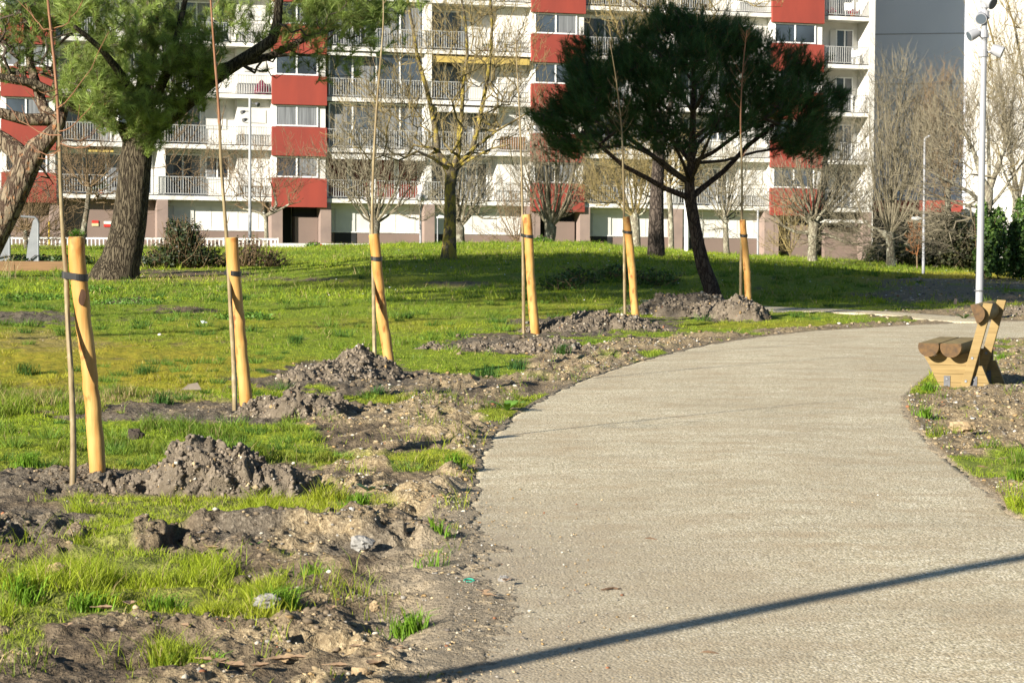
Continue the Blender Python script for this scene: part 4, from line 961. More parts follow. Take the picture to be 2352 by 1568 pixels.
# ------------------------------------------------------------------ play slide, beam, fences
dS = 67.0
sl = empty('play_slide', hit(50, 612), 'grey metal playground slide end panels behind the wooden beam at the left edge', 'slide')
for (xl, xr, y0, y1) in [(-40, 22, 500, 613), (58, 88, 500, 612)]:
    pts = [at(xl, y1, dS), at(xl + 6, y0 + 60, dS), at(xl + 18, y0 + 6, dS), at(xl + 24, y0 + 1, dS), at(xr - 6, y0, dS), at(xr, y0 + 8, dS), at(xr, y1, dS)]
    mb = MB(); n = len(pts); mb.add(pts + [p + Vector((0, .04, 0)) for p in pts], [tuple(range(n)), tuple(reversed(range(n, 2 * n)))] + [(j, (j + 1) % n, n + (j + 1) % n, n + j) for j in range(n)])
    pn = mb.build('side_panel', M['chrome'], sl)
    MB().tube([at(xr, y1, dS - .03), at(xr, y0 + 14, dS - .03), at(xr - 3, y0 + 4, dS - .03), at(xr - 9, y0 - 1, dS - .03), at(xr - 40, y0 - 3, dS - .03)], .03, 8).build('edge_tube', M['chrome'], pn, smooth=True)
    MB().tube([at(xl + 2, y1 - 2, dS - .06), at(xl + 10, y1 - 16, dS - .06), at(xr - 8, y1 - 26, dS - .06), at(xr - 1, y1 - 24, dS - .06)], .022, 8).build('hand_rail', M['steel'], pn, smooth=True)
tag(sl, None)
a = at(-60, 632, 61.5); b_ = at(146, 632, 61.5); mb = MB(); z0 = Tz(a.x, 61.5) - .04
mb.box(a.x, b_.x, 61.5, 61.75, z0, z0 + .29); o = mb.build('timber_beam', M['beamwood'], bevel=.01)
tag(o, 'long low orange-brown timber beam in front of the slide at the left edge', 'beam')
fn = empty('picket_fence', at(320, 575, 100), 'low white metal picket railing behind the lawn on the left', 'fence')
zt = at(320, 546, 100).z; x0, x1 = at(15, 546, 100).x, at(640, 546, 100).x
MB().box(x0, x1, 100, 100.05, zt - .07, zt).build('top_rail', M['white_paint'], fn); MB().box(x0, x1, 100.003, 100.047, zt - .80, zt - .74).build('bottom_rail', M['white_paint'], fn)
x = x0 + .02; npk = 0
while x < x1:
    MB().box(x, x + .045, 100.01, 100.04, zt - .738, zt - .072).build('picket', M['white_paint'], fn); x += .165 if npk < 1 else .165; npk += 1
    if npk >= 68: break
for x in np.linspace(x0, x1 - .06, 6): MB().box(x, x + .06, 99.94, 99.997, zt - 1.4, zt + .02).build('post', M['white_paint'], fn)
mb = MB(); xa, xb = at(625, 565, 110).x, at(858, 565, 110).x; mb.box(xa, xb, 110, 110.3, -1.2, at(700, 559, 110).z); o = mb.build('low_wall', M['lowwall']); tag(o, 'low stained white wall along the lawn between shrubs and the third stake', 'wall')
m_ = at(737, 565, 110); mb = MB(); mb.box(m_.x - .03, m_.x + .03, 109.985, 109.998, m_.z - .35, m_.z + .1); mk = mb.build('red_mark', M['signred'], o)
# ------------------------------------------------------------------ apartment building
DL, DR = 130.0, 139.5
Pl = at(590, 480, DL); Prr = at(1930, 480, DR)
eu = Vector((Prr.x - Pl.x, Prr.y - Pl.y, 0)).normalized(); en = Vector((-eu.y, eu.x, 0))   # en goes into the building
SLP = -.0127
def U(px):                       # distance along the facade for a picture column
    d = ray(px, 480); # point t*(d0,1) = Pl + u*eu
    A = np.array([[d[0], -eu.x], [1.0, -eu.y]]); t_, u = np.linalg.solve(A, [Pl.x, Pl.y]); return float(u)
broot = empty('apartment_building', Vector((Pl.x, Pl.y, 0)), 'long white block of flats with red stair bays, balconies and grey railings behind the trees', 'building')
def W(u, y, z): return Vector((Pl.x, Pl.y, 0)) + eu * u + en * y + Vector((0, 0, z + SLP * u))
class BB(MB):
    def bx(s, u0, u1, y0, y1, z0, z1): return s.box(u0, u1, y0, y1, z0, z1, fn=lambda a, b, c: tuple(W(a, b, c)))
SZ = 2.27; SH = 2.74
zs = [SZ + k * SH for k in range(7)]
uL, uR = U(-420), U(2000)
r0 = (U(5), U(127)); r1 = (U(625), U(747)); r2 = (U(1218), U(1338)); r3 = (U(1767), U(1883))
bays = [(U(-380), U(-190)), (U(-190), r0[0]), (r0[1], U(372)), (U(372), r1[0]), (r1[1], U(983)), (U(983), r2[0]), (r2[1], U(1552)), (U(1552), r3[0]), (r3[1], U(1991))]
ZT = zs[6] + 4.5
BB().bx(uL, uR - .0, 1.5, 12, -3, ZT).build('main_wall', M['plaster'], broot)
BB().bx(uL, uR, 1.2, 12.3, ZT, ZT + .5).build('parapet', M['slab'], broot)
# upper storeys above the detailed ones
BB().bx(uL, uR - .002, .02, 1.5, zs[5] + .3, ZT).build('upper_facade', M['plaster'], broot)
brng = random.Random(21)
def railing(parent, u0, u1, z, y=-.06):
    mb = BB(); mb.bx(u0, u1, y - .025, y + .025, z + .99, z + 1.03); mb.bx(u0, u1, y - .02, y + .02, z + .10, z + .135)
    n = max(2, int((u1 - u0) / .135))
    for k in range(n + 1):
        u = u0 + (u1 - u0 - .03) * k / n; mb.bx(u, u + .032, y - .012, y + .012, z + .136, z + .989)
    return mb.build('railing', M['rail'], parent)
def window(u0, u1, z0, z1, y, panes=2, sill=False, pane='glass', curt=None, parent=None):
    f = BB(); t_ = .07
    f.bx(u0, u1, y - .07, y - .003, z1 - t_, z1); f.bx(u0, u1, y - .07, y - .003, z0, z0 + t_)
    f.bx(u0, u0 + t_, y - .07, y - .003, z0 + t_ + .001, z1 - t_ - .001); f.bx(u1 - t_, u1, y - .07, y - .003, z0 + t_ + .001, z1 - t_ - .001)
    for k in range(1, panes):
        u = u0 + (u1 - u0) * k / panes; f.bx(u - .04, u + .04, y - .072, y - .002, z0 + t_ + .001, z1 - t_ - .001)
    w_ = f.build('window', M['frame'], parent or broot)
    g = BB(); g.bx(u0 + t_ + .003, u1 - t_ - .003, y - .035, y - .028, z0 + t_ + .003, z1 - t_ - .003); g.build('pane', M[pane], w_)
    if curt:
        for a_, b_ in curt: BB().bx(u0 + (u1 - u0) * a_ + .05, u0 + (u1 - u0) * b_ - .05, y - .045, y - .038, z0 + t_ + .01, z1 - t_ - .01).build('curtain', M['curtain'], w_)
    return w_
for bi, (u0, u1) in enumerate(bays):
    Wd = u1 - u0; right = bi % 2 == 1 if bi < 8 else False
    # partition fins
    for lv in range(0, 6):
        z = zs[lv]; zc = zs[lv] + SH - .23
        if lv < 6:
            sb = BB().bx(u0, u1, -.1, 1.5, z - .22, z).build('balcony_slab', M['slab'], broot)
            BB().bx(u0 + .01, u1 - .01, -.085, -.06, z + .003, z + .05).build('drip_edge', M['dark_gap'], sb)
            if lv <= 5: railing(sb, u0 + .03, u1 - .03, z)
        if lv == 5: continue
        far_left = bi < 2
        # back wall features: the outer bay of each pair carries a shallower white wall on the side of the stair bay
        if bi == 8:
            BB().bx(u0 + 1.15, u0 + 1.5, 1.42, 1.497, z + .001, zc - .45).build('wall_pilaster', M['plaster'], broot)
            window(u0 + 1.5, u0 + 2.6, z + .02, z + 2.12, 1.47, 2, curt=[(.5, .95)] if lv % 2 == 0 else None)
            continue
        sw = Wd * (.30 if right else 0)
        if sw:
            BB().bx(u1 - sw, u1, .55, 1.5, z + .001, zc).build('storage_wall', M['plaster'], broot)
            if brng.random() < .5: BB().bx(u1 - sw + .35, u1 - .25, .50, .548, z + 1.25, z + 1.95).build('shutter', M['shutter'], broot)
        a0 = u0 + .25; a1 = u1 - sw - .2; span = a1 - a0
        k_ = brng.random(); y = 1.5
        if bi == 4 and lv == 0:
            n = 4
            for q in range(n): window(a0 + .15 + span * q / n, a0 + .15 + span * (q + .9) / n, z + .02, z + 2.35, y, 1, pane='redslat')
            continue
        if bi == 4 and lv in (1, 2, 3):       # glazed loggia
            window(a0, a1, z + .02, zc - .05, .35, 4, curt=[(.02, .2), (.55, .72), (.8, .98)] if lv != 2 else [(.3, .48)])
            continue
        if k_ < .72:
            window(a0 + span * .02, a0 + span * .56, z + .02, z + 2.25, y, 2, curt=[(0, .28), (.72, 1.0)] if brng.random() < .6 else [(.5, 1)])
            if brng.random() < .75: window(a0 + span * .62, a0 + span * .97, z + .02 if brng.random() < .5 else z + .95, z + 2.15, y, 2, curt=[(0, .45)] if brng.random() < .6 else None)
            else: BB().bx(a0 + span * .62, a0 + span * .93, 1.44, 1.497, z + .9, z + 2.15).build('shutter', M['shutter'], broot)
        else:
            window(a0 + span * .02, a1 - span * .02, z + .02, z + 2.2, y, 4, curt=[(.0, .24), (.5, .76)])
        if brng.random() < .5: BB().bx(a0 + span * .03, a0 + span * .54, 1.38, 1.497, z + 2.17, z + 2.38).build('shutter_box', M['frame'], broot)
def fin(u, w_, y0=-.02, z0=None, z1=None): BB().bx(u - w_ / 2, u + w_ / 2, y0, 1.52, zs[0] + .001 if z0 is None else z0, zs[5] + .31 if z1 is None else z1).build('partition_fin', M['plaster'], broot)
for px in (-190, 372, 983, 1552): fin(U(px), .38)
for u_ in (uR - .10,): fin(u_, .34, -.14, -3, ZT)
# red stair bays
for (a, b_) in (r0, r1, r2, r3):
    BB().bx(a - .0, b_, -.05, 1.52, zs[0] - .47, ZT).build('bay_wall', M['plaster'], broot)
    for lv in range(0, 6):
        z = zs[lv]; BB().bx(a - .04, b_ + .03, -.30, -.052, z - .49, z + 1.06).build('red_panel', M['red'], broot)
        if lv < 5:
            wz0, wz1 = z + 1.10, z + SH - .53; wd = b_ - a
            w_ = window(a + .16, b_ - .42, wz0, wz1, -.055, 2, pane='glass', curt=[(.55, 1.0)] if (lv + int(a)) % 3 == 0 else ([(0, 1)] if (lv + int(a)) % 3 == 1 else None))
# ground floor
gz = zs[0] - .22
pl_ = MB
def gb(name, mat, u0, u1, y0, y1, z0, z1): return BB().bx(u0, u1, y0, y1, z0, z1).build(name, M[mat], broot)
for px in (127, 372, 747, 985, 1215, 1342, 1555, 1765): gb('ground_pillar', 'pillar', U(px) - .28, U(px) + .30, -.12, 1.1, -3, gz if px in (127, 372, 747, 985, 1342, 1555) else gz)
gb('ground_wall', 'brown_wall', U(-380), U(127) - .29, .7, 1.499, -3, gz)
gb('ground_wall', 'brown_wall', U(127) + .31, U(372) - .29, .75, 1.499, -3, gz)
for (a, b_) in ((372, 625), (747, 985), (985, 1215), (1342, 1555), (1555, 1765)):
    u0, u1 = U(a) + .31, U(b_) - .29
    gb('plinth', 'brown_wall', u0, u1, .70, 1.499, -3, .44)
    gb('white_wall', 'plaster', u0, u1, .74, 1.499, .445, gz)
    gb('sill', 'slab', u0, u1, .66, .74, .442, .50)
    gb('plinth_shadow', 'dark_gap', u0 + .35, u0 + 1.55, .66, .698, -3, .43)  # near-black sheet standing in for the pillar's cast shadow on the plinth
    gb('wall_shadow', 'shutter', u0 + .4, u0 + 1.5, .69, .738, .505, 1.85)  # grey sheet painting the upper part of that cast shadow on the wall
    for q in (.45, .72, .93): gb('wall_joint', 'shutter', u0 + (u1 - u0) * q, u0 + (u1 - u0) * q + .05, .725, .738, .51, gz - .1)
    gb('slab_band', 'shutter', u0, u1, .60, .738, gz - .32, gz - .002)
for (a, b_) in (r1, r2, r3):
    gb('ground_pillar', 'pillar', a - .05, a + .55, -.1, 1.1, -3, zs[0] - .495)
    gb('entrance_void', 'dark_gap', a + .56, a + 1.3, 1.40, 1.497, -3, zs[0] - .5)
    gb('entrance_wall', 'brown_wall', a + 1.35, b_ - .3, .5, 1.498, -3, 1.25)
    gb('entrance_lintel', 'dark_gap', a + 1.35, b_ - .3, .9, 1.497, 1.255, zs[0] - .5)
u0 = U(1883); gb('ground_wall', 'brown_wall', u0 + .6, uR - .3, .6, 1.499, -3, 1.15); gb('ground_pillar', 'pillar', uR - .55, uR - .02, -.155, 1.1, -3, gz); gb('dark_strip', 'dark_gap', u0 + .1, uR - .6, .9, 1.497, 1.152, gz)
gb('gutter_box', 'slab', u0, uR - .3, -.2, .3, 1.42, 1.6); gb('entrance_void', 'dark_gap', u0 + .05, u0 + .58, 1.3, 1.497, -3, 1.15)
# signs on the left ground-floor wall (red and cream notices)
for px, py, w_, h_, m1, m2 in ((222, 547 - 35, .34, .3, 'signred', 'signcream'), (231 + 21, 514, .45, .3, 'signwhite', 'signred')):
    u = U(px); z = at(px, py, 131).z - SLP * u
    s_ = gb('sign', m1, u - w_ / 2, u + w_ / 2, .70, .748, z, z + h_ * .5); BB().bx(u - w_ / 2, u + w_ / 2, .702, .748, z - h_ * .5, z - .002).build('sign_field', M[m2], s_)
# awnings and balcony screens
def awning(pxa, pxb, lv, mat, drop=.3, y1=-.35):
    a, b_ = U(pxa), U(pxb); z = zs[lv] + SH - .235
    V = [W(a, .9, z - .02), W(b_, .9, z - .02), W(b_, y1, z - .16), W(a, y1, z - .16), W(a, y1 - .01, z - .16 - drop), W(b_, y1 - .01, z - .16 - drop)]
    o = mesh_obj('awning', np.array([tuple(v) for v in V]), [(0, 1, 2, 3), (3, 2, 5, 4)], M[mat], broot); m_ = o.modifiers.new('thickness', 'SOLIDIFY'); m_.thickness = .03
awning(998, 1210, 2, 'yellow'); awning(205, 262, 0, 'yellow', .12, .2); awning(1000, 1140, 1, 'slab', .25); awning(760, 972, 0, 'slab', .2); awning(748, 860, 2, 'slab', .12)
u = U(1148); BB().bx(u, u + 1.5, -.02, .0, zs[1] + .1, zs[1] + .85).build('reed_screen', M['orange'], broot)
# things on the balconies
def on_balcony(px, lv, y=.5): return W(U(px), y, zs[lv])
p = on_balcony(603, 2, .25); mb = MB(); n = 12
V = [p + Vector((math.cos(a) * .42, math.sin(a) * .3, .05)) for a in np.linspace(0, 6.28, n, endpoint=False)] + [p + Vector((math.cos(a) * .34, math.sin(a) * .25, .45)) for a in np.linspace(0, 6.28, n, endpoint=False)] + [p + Vector((0, 0, .85))]
mb.add(V, [(j, (j + 1) % n, n + (j + 1) % n, n + j) for j in range(n)] + [(n + j, n + (j + 1) % n, 2 * n) for j in range(n)] + [tuple(reversed(range(n)))]); tag(mb.build('covered_parasol', M['maroon']), 'maroon cloth-covered bundle on the balcony left of the red stair bay', 'cloth bundle')
def potplant(px, lv, h, label, y=.4, leafm='plantgreen', pot='terracotta'):
    p = on_balcony(px, lv, y); r = empty('potted_plant', p, label, 'plant')
    MB().tube([p, p + Vector((0, 0, .25))], [.12, .16], 12).build('pot', M[pot], r)
    mb = MB(); q = random.Random(int(px))
    for k in range(60):
        a, e = q.uniform(0, 6.28), q.uniform(.1, 1.5); L = q.uniform(.4, 1) * h; d_ = Vector((math.cos(a) * math.cos(e), math.sin(a) * math.cos(e), math.sin(e))); s_ = d_.orthogonal().normalized() * .03
        c = p + Vector((0, 0, .22)) + d_ * L; b2 = p + Vector((0, 0, .22)) + d_ * L * .4; mb.add([b2, c + s_, c + d_ * .08, c - s_], [(0, 1, 2, 3)])
    mb.build('foliage', M[leafm], r)
potplant(1908, 2 + 1, .5, 'green plant on the third-floor end balcony beside the umbrella pine crown'); potplant(236, 0, .55, 'potted plant on the lowest left balcony beside the big pine trunk', leafm='plantgreen')
potplant(1960, 4, .3, 'red-flowered pot on the top right end balcony', leafm='pink'); potplant(1910, 4, .3, 'pink flower pot on the top right end balcony', leafm='pink')
potplant(1120, 3, .3, 'green plant behind the railing above the yellow awning')
def chair(px, lv, label, mat='frame', y=.5):
    p = on_balcony(px, lv, y); r = empty('balcony_chair', p, label, 'chair')
    MB().box(p.x - .22, p.x + .22, p.y - .2, p.y + .22, p.z + .40, p.z + .44).build('seat', M[mat], r)
    MB().box(p.x - .22, p.x + .22, p.y + .18, p.y + .22, p.z + .45, p.z + .88).build('backrest', M[mat], r)
    for a in (-.2, .17):
        for b_ in (-.19, .17): MB().box(p.x + a, p.x + a + .03, p.y + b_, p.y + b_ + .03, p.z, p.z + .40).build('leg', M[mat], r)
chair(1970, 3, 'white chair on the end balcony third from the ground, right end'); chair(1200, 3, 'white chair with a red mark on the balcony above the yellow awning'); chair(1955, 4, 'white chair on the top right end balcony', y=.7); chair(265, 0, 'dark chair on the lowest left balcony', 'dark_gap')

# ------------------------------------------------------------------ second building with its big gable
cx_, cy_ = 27.45, 146.95
gb_root = empty('gable_building', Vector((cx_, cy_, 0)), 'tall white building at the right whose blank wall is half in blue-grey shade', 'building')
gl = Vector((-.97, .24, 0)).normalized(); fr_ = Vector((.995, .10, 0)).normalized()
A = Vector((cx_, cy_, -3)); Bp = A + gl * 16; C_ = A + fr_ * 26; D_ = C_ + Vector((-2, 14, 0)); E_ = Bp + Vector((2, 12, 0)); H_ = 27
V = [A, Bp, E_, D_, C_]; V = V + [v + Vector((0, 0, H_)) for v in V]
mesh_obj('wall', np.array([tuple(v) for v in V]), [(0, 1, 6, 5), (1, 2, 7, 6), (2, 3, 8, 7), (3, 4, 9, 8), (4, 0, 5, 9), (5, 6, 7, 8, 9)], M['plaster_shade_blue'], gb_root)
mb = MB(); off = -.012
nrm = Vector((gl.y, -gl.x, 0)); nrm = nrm if nrm.y < 0 else -nrm
for zj in (1.7 + (480 - 190) / F * 147, 1.7 + (480 - 76) / F * 147, 1.7 + (480 + 0) / F * 147 + 1.2):
    a = A + Vector((0, 0, 3 + zj)) + nrm * .004; b2 = a + gl * 15.9; mb.add([a, b2, b2 + Vector((0, 0, .06)), a + Vector((0, 0, .06)), a + nrm * .012, b2 + nrm * .012, b2 + nrm * .012 + Vector((0, 0, .06)), a + nrm * .012 + Vector((0, 0, .06))], [(4, 5, 6, 7), (0, 1, 5, 4), (3, 2, 6, 7), (0, 4, 7, 3), (1, 2, 6, 5)])
mb.build('wall_joint', M['greypole'], gb_root)
n2_ = Vector((fr_.y, -fr_.x, 0)); mb = MB(); a = A + Vector((0, 0, 0)) + n2_ * .05 + fr_ * .002; c2 = C_ + n2_ * .05
mb.add([a, c2, c2 + Vector((0, 0, H_)), a + Vector((0, 0, H_)), A + fr_ * .002 + n2_ * .002, C_ + n2_ * .002, C_ + n2_ * .002 + Vector((0, 0, H_)), A + fr_ * .002 + n2_ * .002 + Vector((0, 0, H_))], [(0, 1, 2, 3), (4, 0, 3, 7), (1, 5, 6, 2), (3, 2, 6, 7), (0, 4, 5, 1)])
mb.build('front_render', M['plaster'], gb_root)
ra = at(1990, 486, 143.5); rb = at(2212, 487, 143.5); lr = empty('low_annex', Vector((ra.x, 143.5, -2)), 'low annex with a dark red fascia between the two buildings', 'building')
MB().box(ra.x, rb.x, 143.5, 146, ra.z, ra.z + .68).build('fascia', M['red'], lr); MB().box(ra.x + .1, rb.x - .1, 143.9, 145.8, -3, ra.z - .002).build('wall', M['dark_gap'], lr)
# ------------------------------------------------------------------ trees
class Skel:
    def __init__(s): s.p = []; s.par = []; s.r0 = []; s.cap = .055
    def node(s, p, par, r0=0.0): s.p.append(np.array([p[0], p[1], p[2]], float)); s.par.append(par); s.r0.append(r0); return len(s.p) - 1
    def path(s, par, pts, radii=None, wob=0.0):
        ids = []
        for i, p in enumerate(pts):
            q = np.array([p[0], p[1], p[2]], float) + (rs.normal(size=3) * wob if wob else 0)
            par = s.node(q, par, radii[i] if radii is not None else 0.0); ids.append(par)
        return ids
    def grow(s, targets, seg=.5, up=.25, wob=.06, minid=0, maxturn=None, order=None, side=.0):
        ctr = s.p[minid]
        T_ = np.array(targets); dist = np.linalg.norm(T_ - np.array(ctr if order is None else order), axis=1)
        for t in T_[np.argsort(dist)]:
            P = np.array(s.p[minid:]); d = np.linalg.norm(P - t, axis=1)
            # prefer nodes below / inside the target so that branches run outwards
            d = d + .55 * np.maximum(0, P[:, 2] - t[2]) + .0
            j = int(np.argmin(d)) + minid; a = s.p[j]; L = np.linalg.norm(t - a)
            if L < .04: continue
            pr = s.par[j]; dv = a - s.p[pr] if pr >= 0 else np.array([0, 0, 1.0]); dv = dv / (np.linalg.norm(dv) + 1e-9)
            n = max(1, int(round(L / seg))); c1 = a + (dv * .45 + np.array([0, 0, -up])) * L * .5
            par = j
            for k in range(1, n + 1):
                u = k / n; q = (1 - u) ** 2 * a + 2 * u * (1 - u) * c1 + u * u * t
                if k < n: q = q + rs.normal(size=3) * wob * min(1, L)
                par = s.node(q, par)
    def radii(s, rtip, rbase, expo=2.3):
        n = len(s.p); load = np.zeros(n); kids = [[] for _ in range(n)]
        for i in range(n):
            if s.par[i] >= 0: kids[s.par[i]].append(i)
        for i in range(n - 1, -1, -1): load[i] = sum(load[k] for k in kids[i]) if kids[i] else 1.0
        L0 = load.max(); e = math.log(rbase / rtip) / math.log(max(L0, 2))
        r = rtip * load ** e
        for i in range(n):
            if s.r0[i] > 0: r[i] = s.r0[i]
            elif s.par[i] >= 0: r[i] = min(r[i], r[s.par[i]] * .93, s.cap)
        return r, kids, load
    def meshes(s, r, kids, rcut, kb=12, ks=5, kt=3, jit=.0):
        big, small = MB(), MB(); n = len(s.p)
        starts = [i for i in range(n) if s.par[i] < 0]; st = [(i, None) for i in starts]
        while st:
            i, parent = st.pop(); chain = [i]; pts = []; rr = []
            if parent is not None: pts.append(s.p[parent]); rr.append(min(r[parent], r[i] * 1.25))
            cur = i
            while True:
                pts.append(s.p[cur]); rr.append(r[cur]); ks_ = kids[cur]
                if not ks_: break
                m_ = max(ks_, key=lambda q: r[q])
                for q in ks_:
                    if q != m_: st.append((q, cur))
                cur = m_
            # split a chain where it gets thin
            cut = next((k for k, x in enumerate(rr) if x < rcut), len(rr))
            if cut >= 2: big.tube(pts[:cut + 1], rr[:cut + 1], kb if rr[0] > .06 else 7, cap=False, jit=jit)
            if cut < len(rr) - 1 or cut < 2:
                a = max(0, cut if cut >= 2 else 0)
                pp, r2 = pts[a:], rr[a:]
                if len(pp) >= 2: r2[-1] *= .5; small.tube(pp, r2, ks if r2[0] > .02 else kt, cap=False)
        return big, small
def needles(pos, dirs, K, L, wd, spread, col, colv=.25, back=.25):
    n = len(pos); pos = np.repeat(pos, K, 0); dirs = np.repeat(dirs, K, 0); m_ = len(pos)
    v = rs.normal(size=(m_, 3)); v /= np.linalg.norm(v, axis=1)[:, None]
    d = dirs + v * spread; d /= np.linalg.norm(d, axis=1)[:, None]
    o = pos - dirs * (rs.rand(m_) * back)[:, None]
    s_ = np.cross(d, rs.normal(size=(m_, 3))); s_ /= np.linalg.norm(s_, axis=1)[:, None] + 1e-9
    LL = (L * (.7 + .5 * rs.rand(m_)))[:, None]
    V = np.stack([o - s_ * wd / 2, o + s_ * wd / 2, o + d * LL + np.array([0, 0, -.02])], 1)
    sh = np.repeat(1 + colv * (rs.rand(n) * 2 - 1), K)[:, None] * (1 + .2 * (rs.rand(m_) * 2 - 1))[:, None]
    c = np.array(col)[None] * sh; br = (rs.rand(m_) < .04)[:, None]; c = np.where(br, np.array([.20, .13, .05]), c)
    C = np.repeat(c, 3, 0)
    return V.reshape(-1, 3), np.arange(m_ * 3).reshape(-1, 3), C
def tips(s, kids, r, rmax=.022):
    pos, dr_ = [], []
    for i in range(len(s.p)):
        if s.par[i] >= 0 and s.r0[i] == 0 and r[i] < rmax and len(kids[i]) <= 2:
            d = s.p[i] - s.p[s.par[i]]; L = np.linalg.norm(d)
            if L < 1e-6: continue
            d = d / L; d = d + np.array([0, 0, .25]); d /= np.linalg.norm(d); pos.append(s.p[i]); dr_.append(d)
    return np.array(pos), np.array(dr_)
def tree_root(kind, base, label, group=None, cat='tree'): return empty(kind, Vector(base), label, cat, group)

# ---------------- young umbrella pine
def umbrella():
    d = hit(1640, 690).y; bz = hit(1640, 690)
    root = tree_root('umbrella_pine', bz, 'young dark umbrella pine with leaning trunk and wide domed crown by the farthest stakes', cat='pine tree')
    s = Skel(); tr = [(1646, 694, 44), (1632, 655, 37), (1615, 610, 33), (1603, 560, 30), (1594, 510, 28), (1585, 455, 27), (1584, 420, 22), (1588, 375, 20), (1590, 320, 16), (1592, 260, 13), (1593, 190, 10), (1592, 120, 7), (1590, 60, 4)]
    ids = s.path(-1, [at(x, y, d) for x, y, w_ in tr], [w_ * d / F / 2 for x, y, w_ in tr]); s.p[0][2] -= .15
    kd = [(5, [(1620, 425, .2), (1665, 388, .6), (1720, 335, .9), (1775, 285, 1.1), (1830, 240, 1.0)], .055),
          (5, [(1530, 432, -.3), (1480, 408, -.7), (1430, 385, -1.1), (1380, 330, -1.3), (1330, 300, -1.3)], .05),
          (6, [(1545, 395, .2), (1490, 355, .3), (1440, 315, .4), (1390, 270, .3), (1350, 230, .1)], .05),
          (7, [(1640, 350, -.4), (1700, 305, -.8), (1760, 270, -1.0), (1830, 300, -1.1)], .04),
          (7, [(1555, 330, .5), (1510, 300, .9), (1460, 290, 1.2), (1400, 250, 1.4)], .04), (6, [(1600, 380, -.7), (1625, 330, -1.4), (1640, 280, -1.8)], .035), (6, [(1570, 380, -.7), (1545, 330, -1.4), (1520, 270, -1.9)], .035),
          (7, [(1610, 330, .8), (1640, 290, 1.5), (1680, 230, 1.9)], .035), (8, [(1640, 280, .1), (1690, 230, .3), (1730, 170, .3)], .035), (8, [(1560, 270, .2), (1500, 220, .3), (1450, 160, .2)], .035),
          (9, [(1620, 210, -.5), (1650, 160, -.9), (1670, 110, -1)], .03), (9, [(1560, 210, -.5), (1530, 150, -.8), (1500, 100, -.9)], .03), (9, [(1600, 200, .6), (1590, 140, 1.2), (1600, 90, 1.3)], .03), (10, [(1640, 130, .2), (1690, 80, .2)], .025), (10, [(1550, 130, .2), (1500, 80, .1)], .025),
          (7, [(1660, 365, .3), (1740, 350, .7), (1820, 345, .9), (1860, 330, .8)], .03), (6, [(1520, 372, -.2), (1440, 340, -.4), (1360, 345, -.5), (1310, 340, -.5)], .03)]
    for j, pts, r0 in kd: s.path(ids[j], [at(x, y, d + dy) for x, y, dy in pts], [r0 * (1 - .5 * k / len(pts)) * d / 46 for k in range(len(pts))], wob=.03)
    sc = d / F; tg = []
    c = at(1585, 300, d); rx, rz, ry = 362 * sc, 298 * sc, 2.75
    while len(tg) < 2300:
        v = rs.normal(size=3); v /= np.linalg.norm(v); q = rs.rand() ** .45 * .48 + .52; x, y, z = v * q
        hx = math.hypot(x, y * .9)
        if z < .38 - .62 * hx + .07 * rs.randn(): continue
        if z < -.26: continue
        lump = 1 + .07 * math.sin(x * 9 + 1) * math.cos(y * 8) + .05 * math.sin(z * 11 + x * 6)
        tg.append((c.x + x * rx * lump, c.y + y * ry * lump, c.z + z * rz * lump))
    tg = np.array(tg); cc_ = tg[:105]; ii = np.argmin(((tg[:, None] - cc_[None]) ** 2).sum(-1), 1); tg = cc_[ii] + (tg - cc_[ii]) * np.array([.62, .62, .5]) + rs.normal(size=tg.shape) * .04; tg = [tuple(q) for q in tg]
    s.grow(tg, .28, .12, .03, minid=6)
    r, kids, load = s.radii(.006, .10); big, small = s.meshes(r, kids, .03, 16)
    big.build('trunk', M['pinebark_small'], root, smooth=True); small.build('branches', M['pinelimb'], root, smooth=True)
    pos, dr_ = tips(s, kids, r)
    # side shoots around every branch end
    cc = np.array([c.x, c.y, c.z - 1.0]); P2 = []; D2 = []
    for k in range(3):
        o = rs.normal(size=pos.shape) * .10; P2.append(pos + o); dd = dr_ + (pos + o - cc) / np.linalg.norm(pos + o - cc, axis=1)[:, None] * .6 + rs.normal(size=pos.shape) * .25 + np.array([0, 0, .3]); D2.append(dd / np.linalg.norm(dd, axis=1)[:, None])
    P = np.concatenate(P2); D = np.concatenate(D2)
    keep = np.hypot((P[:, 0] - c.x) / rx, (P[:, 1] - c.y) / ry) * .52 + (P[:, 2] - c.z) / rz > .24
    P, D = P[keep], D[keep]
    V, Fq, C = needles(P, D, 42, .16, .0075, .55, (.05, .105, .034), .3, .28)
    mesh_obj('crown', V, Fq, M['needle'], root, cols=C); print('UMB', len(pos), len(P), keep.sum())
umbrella()

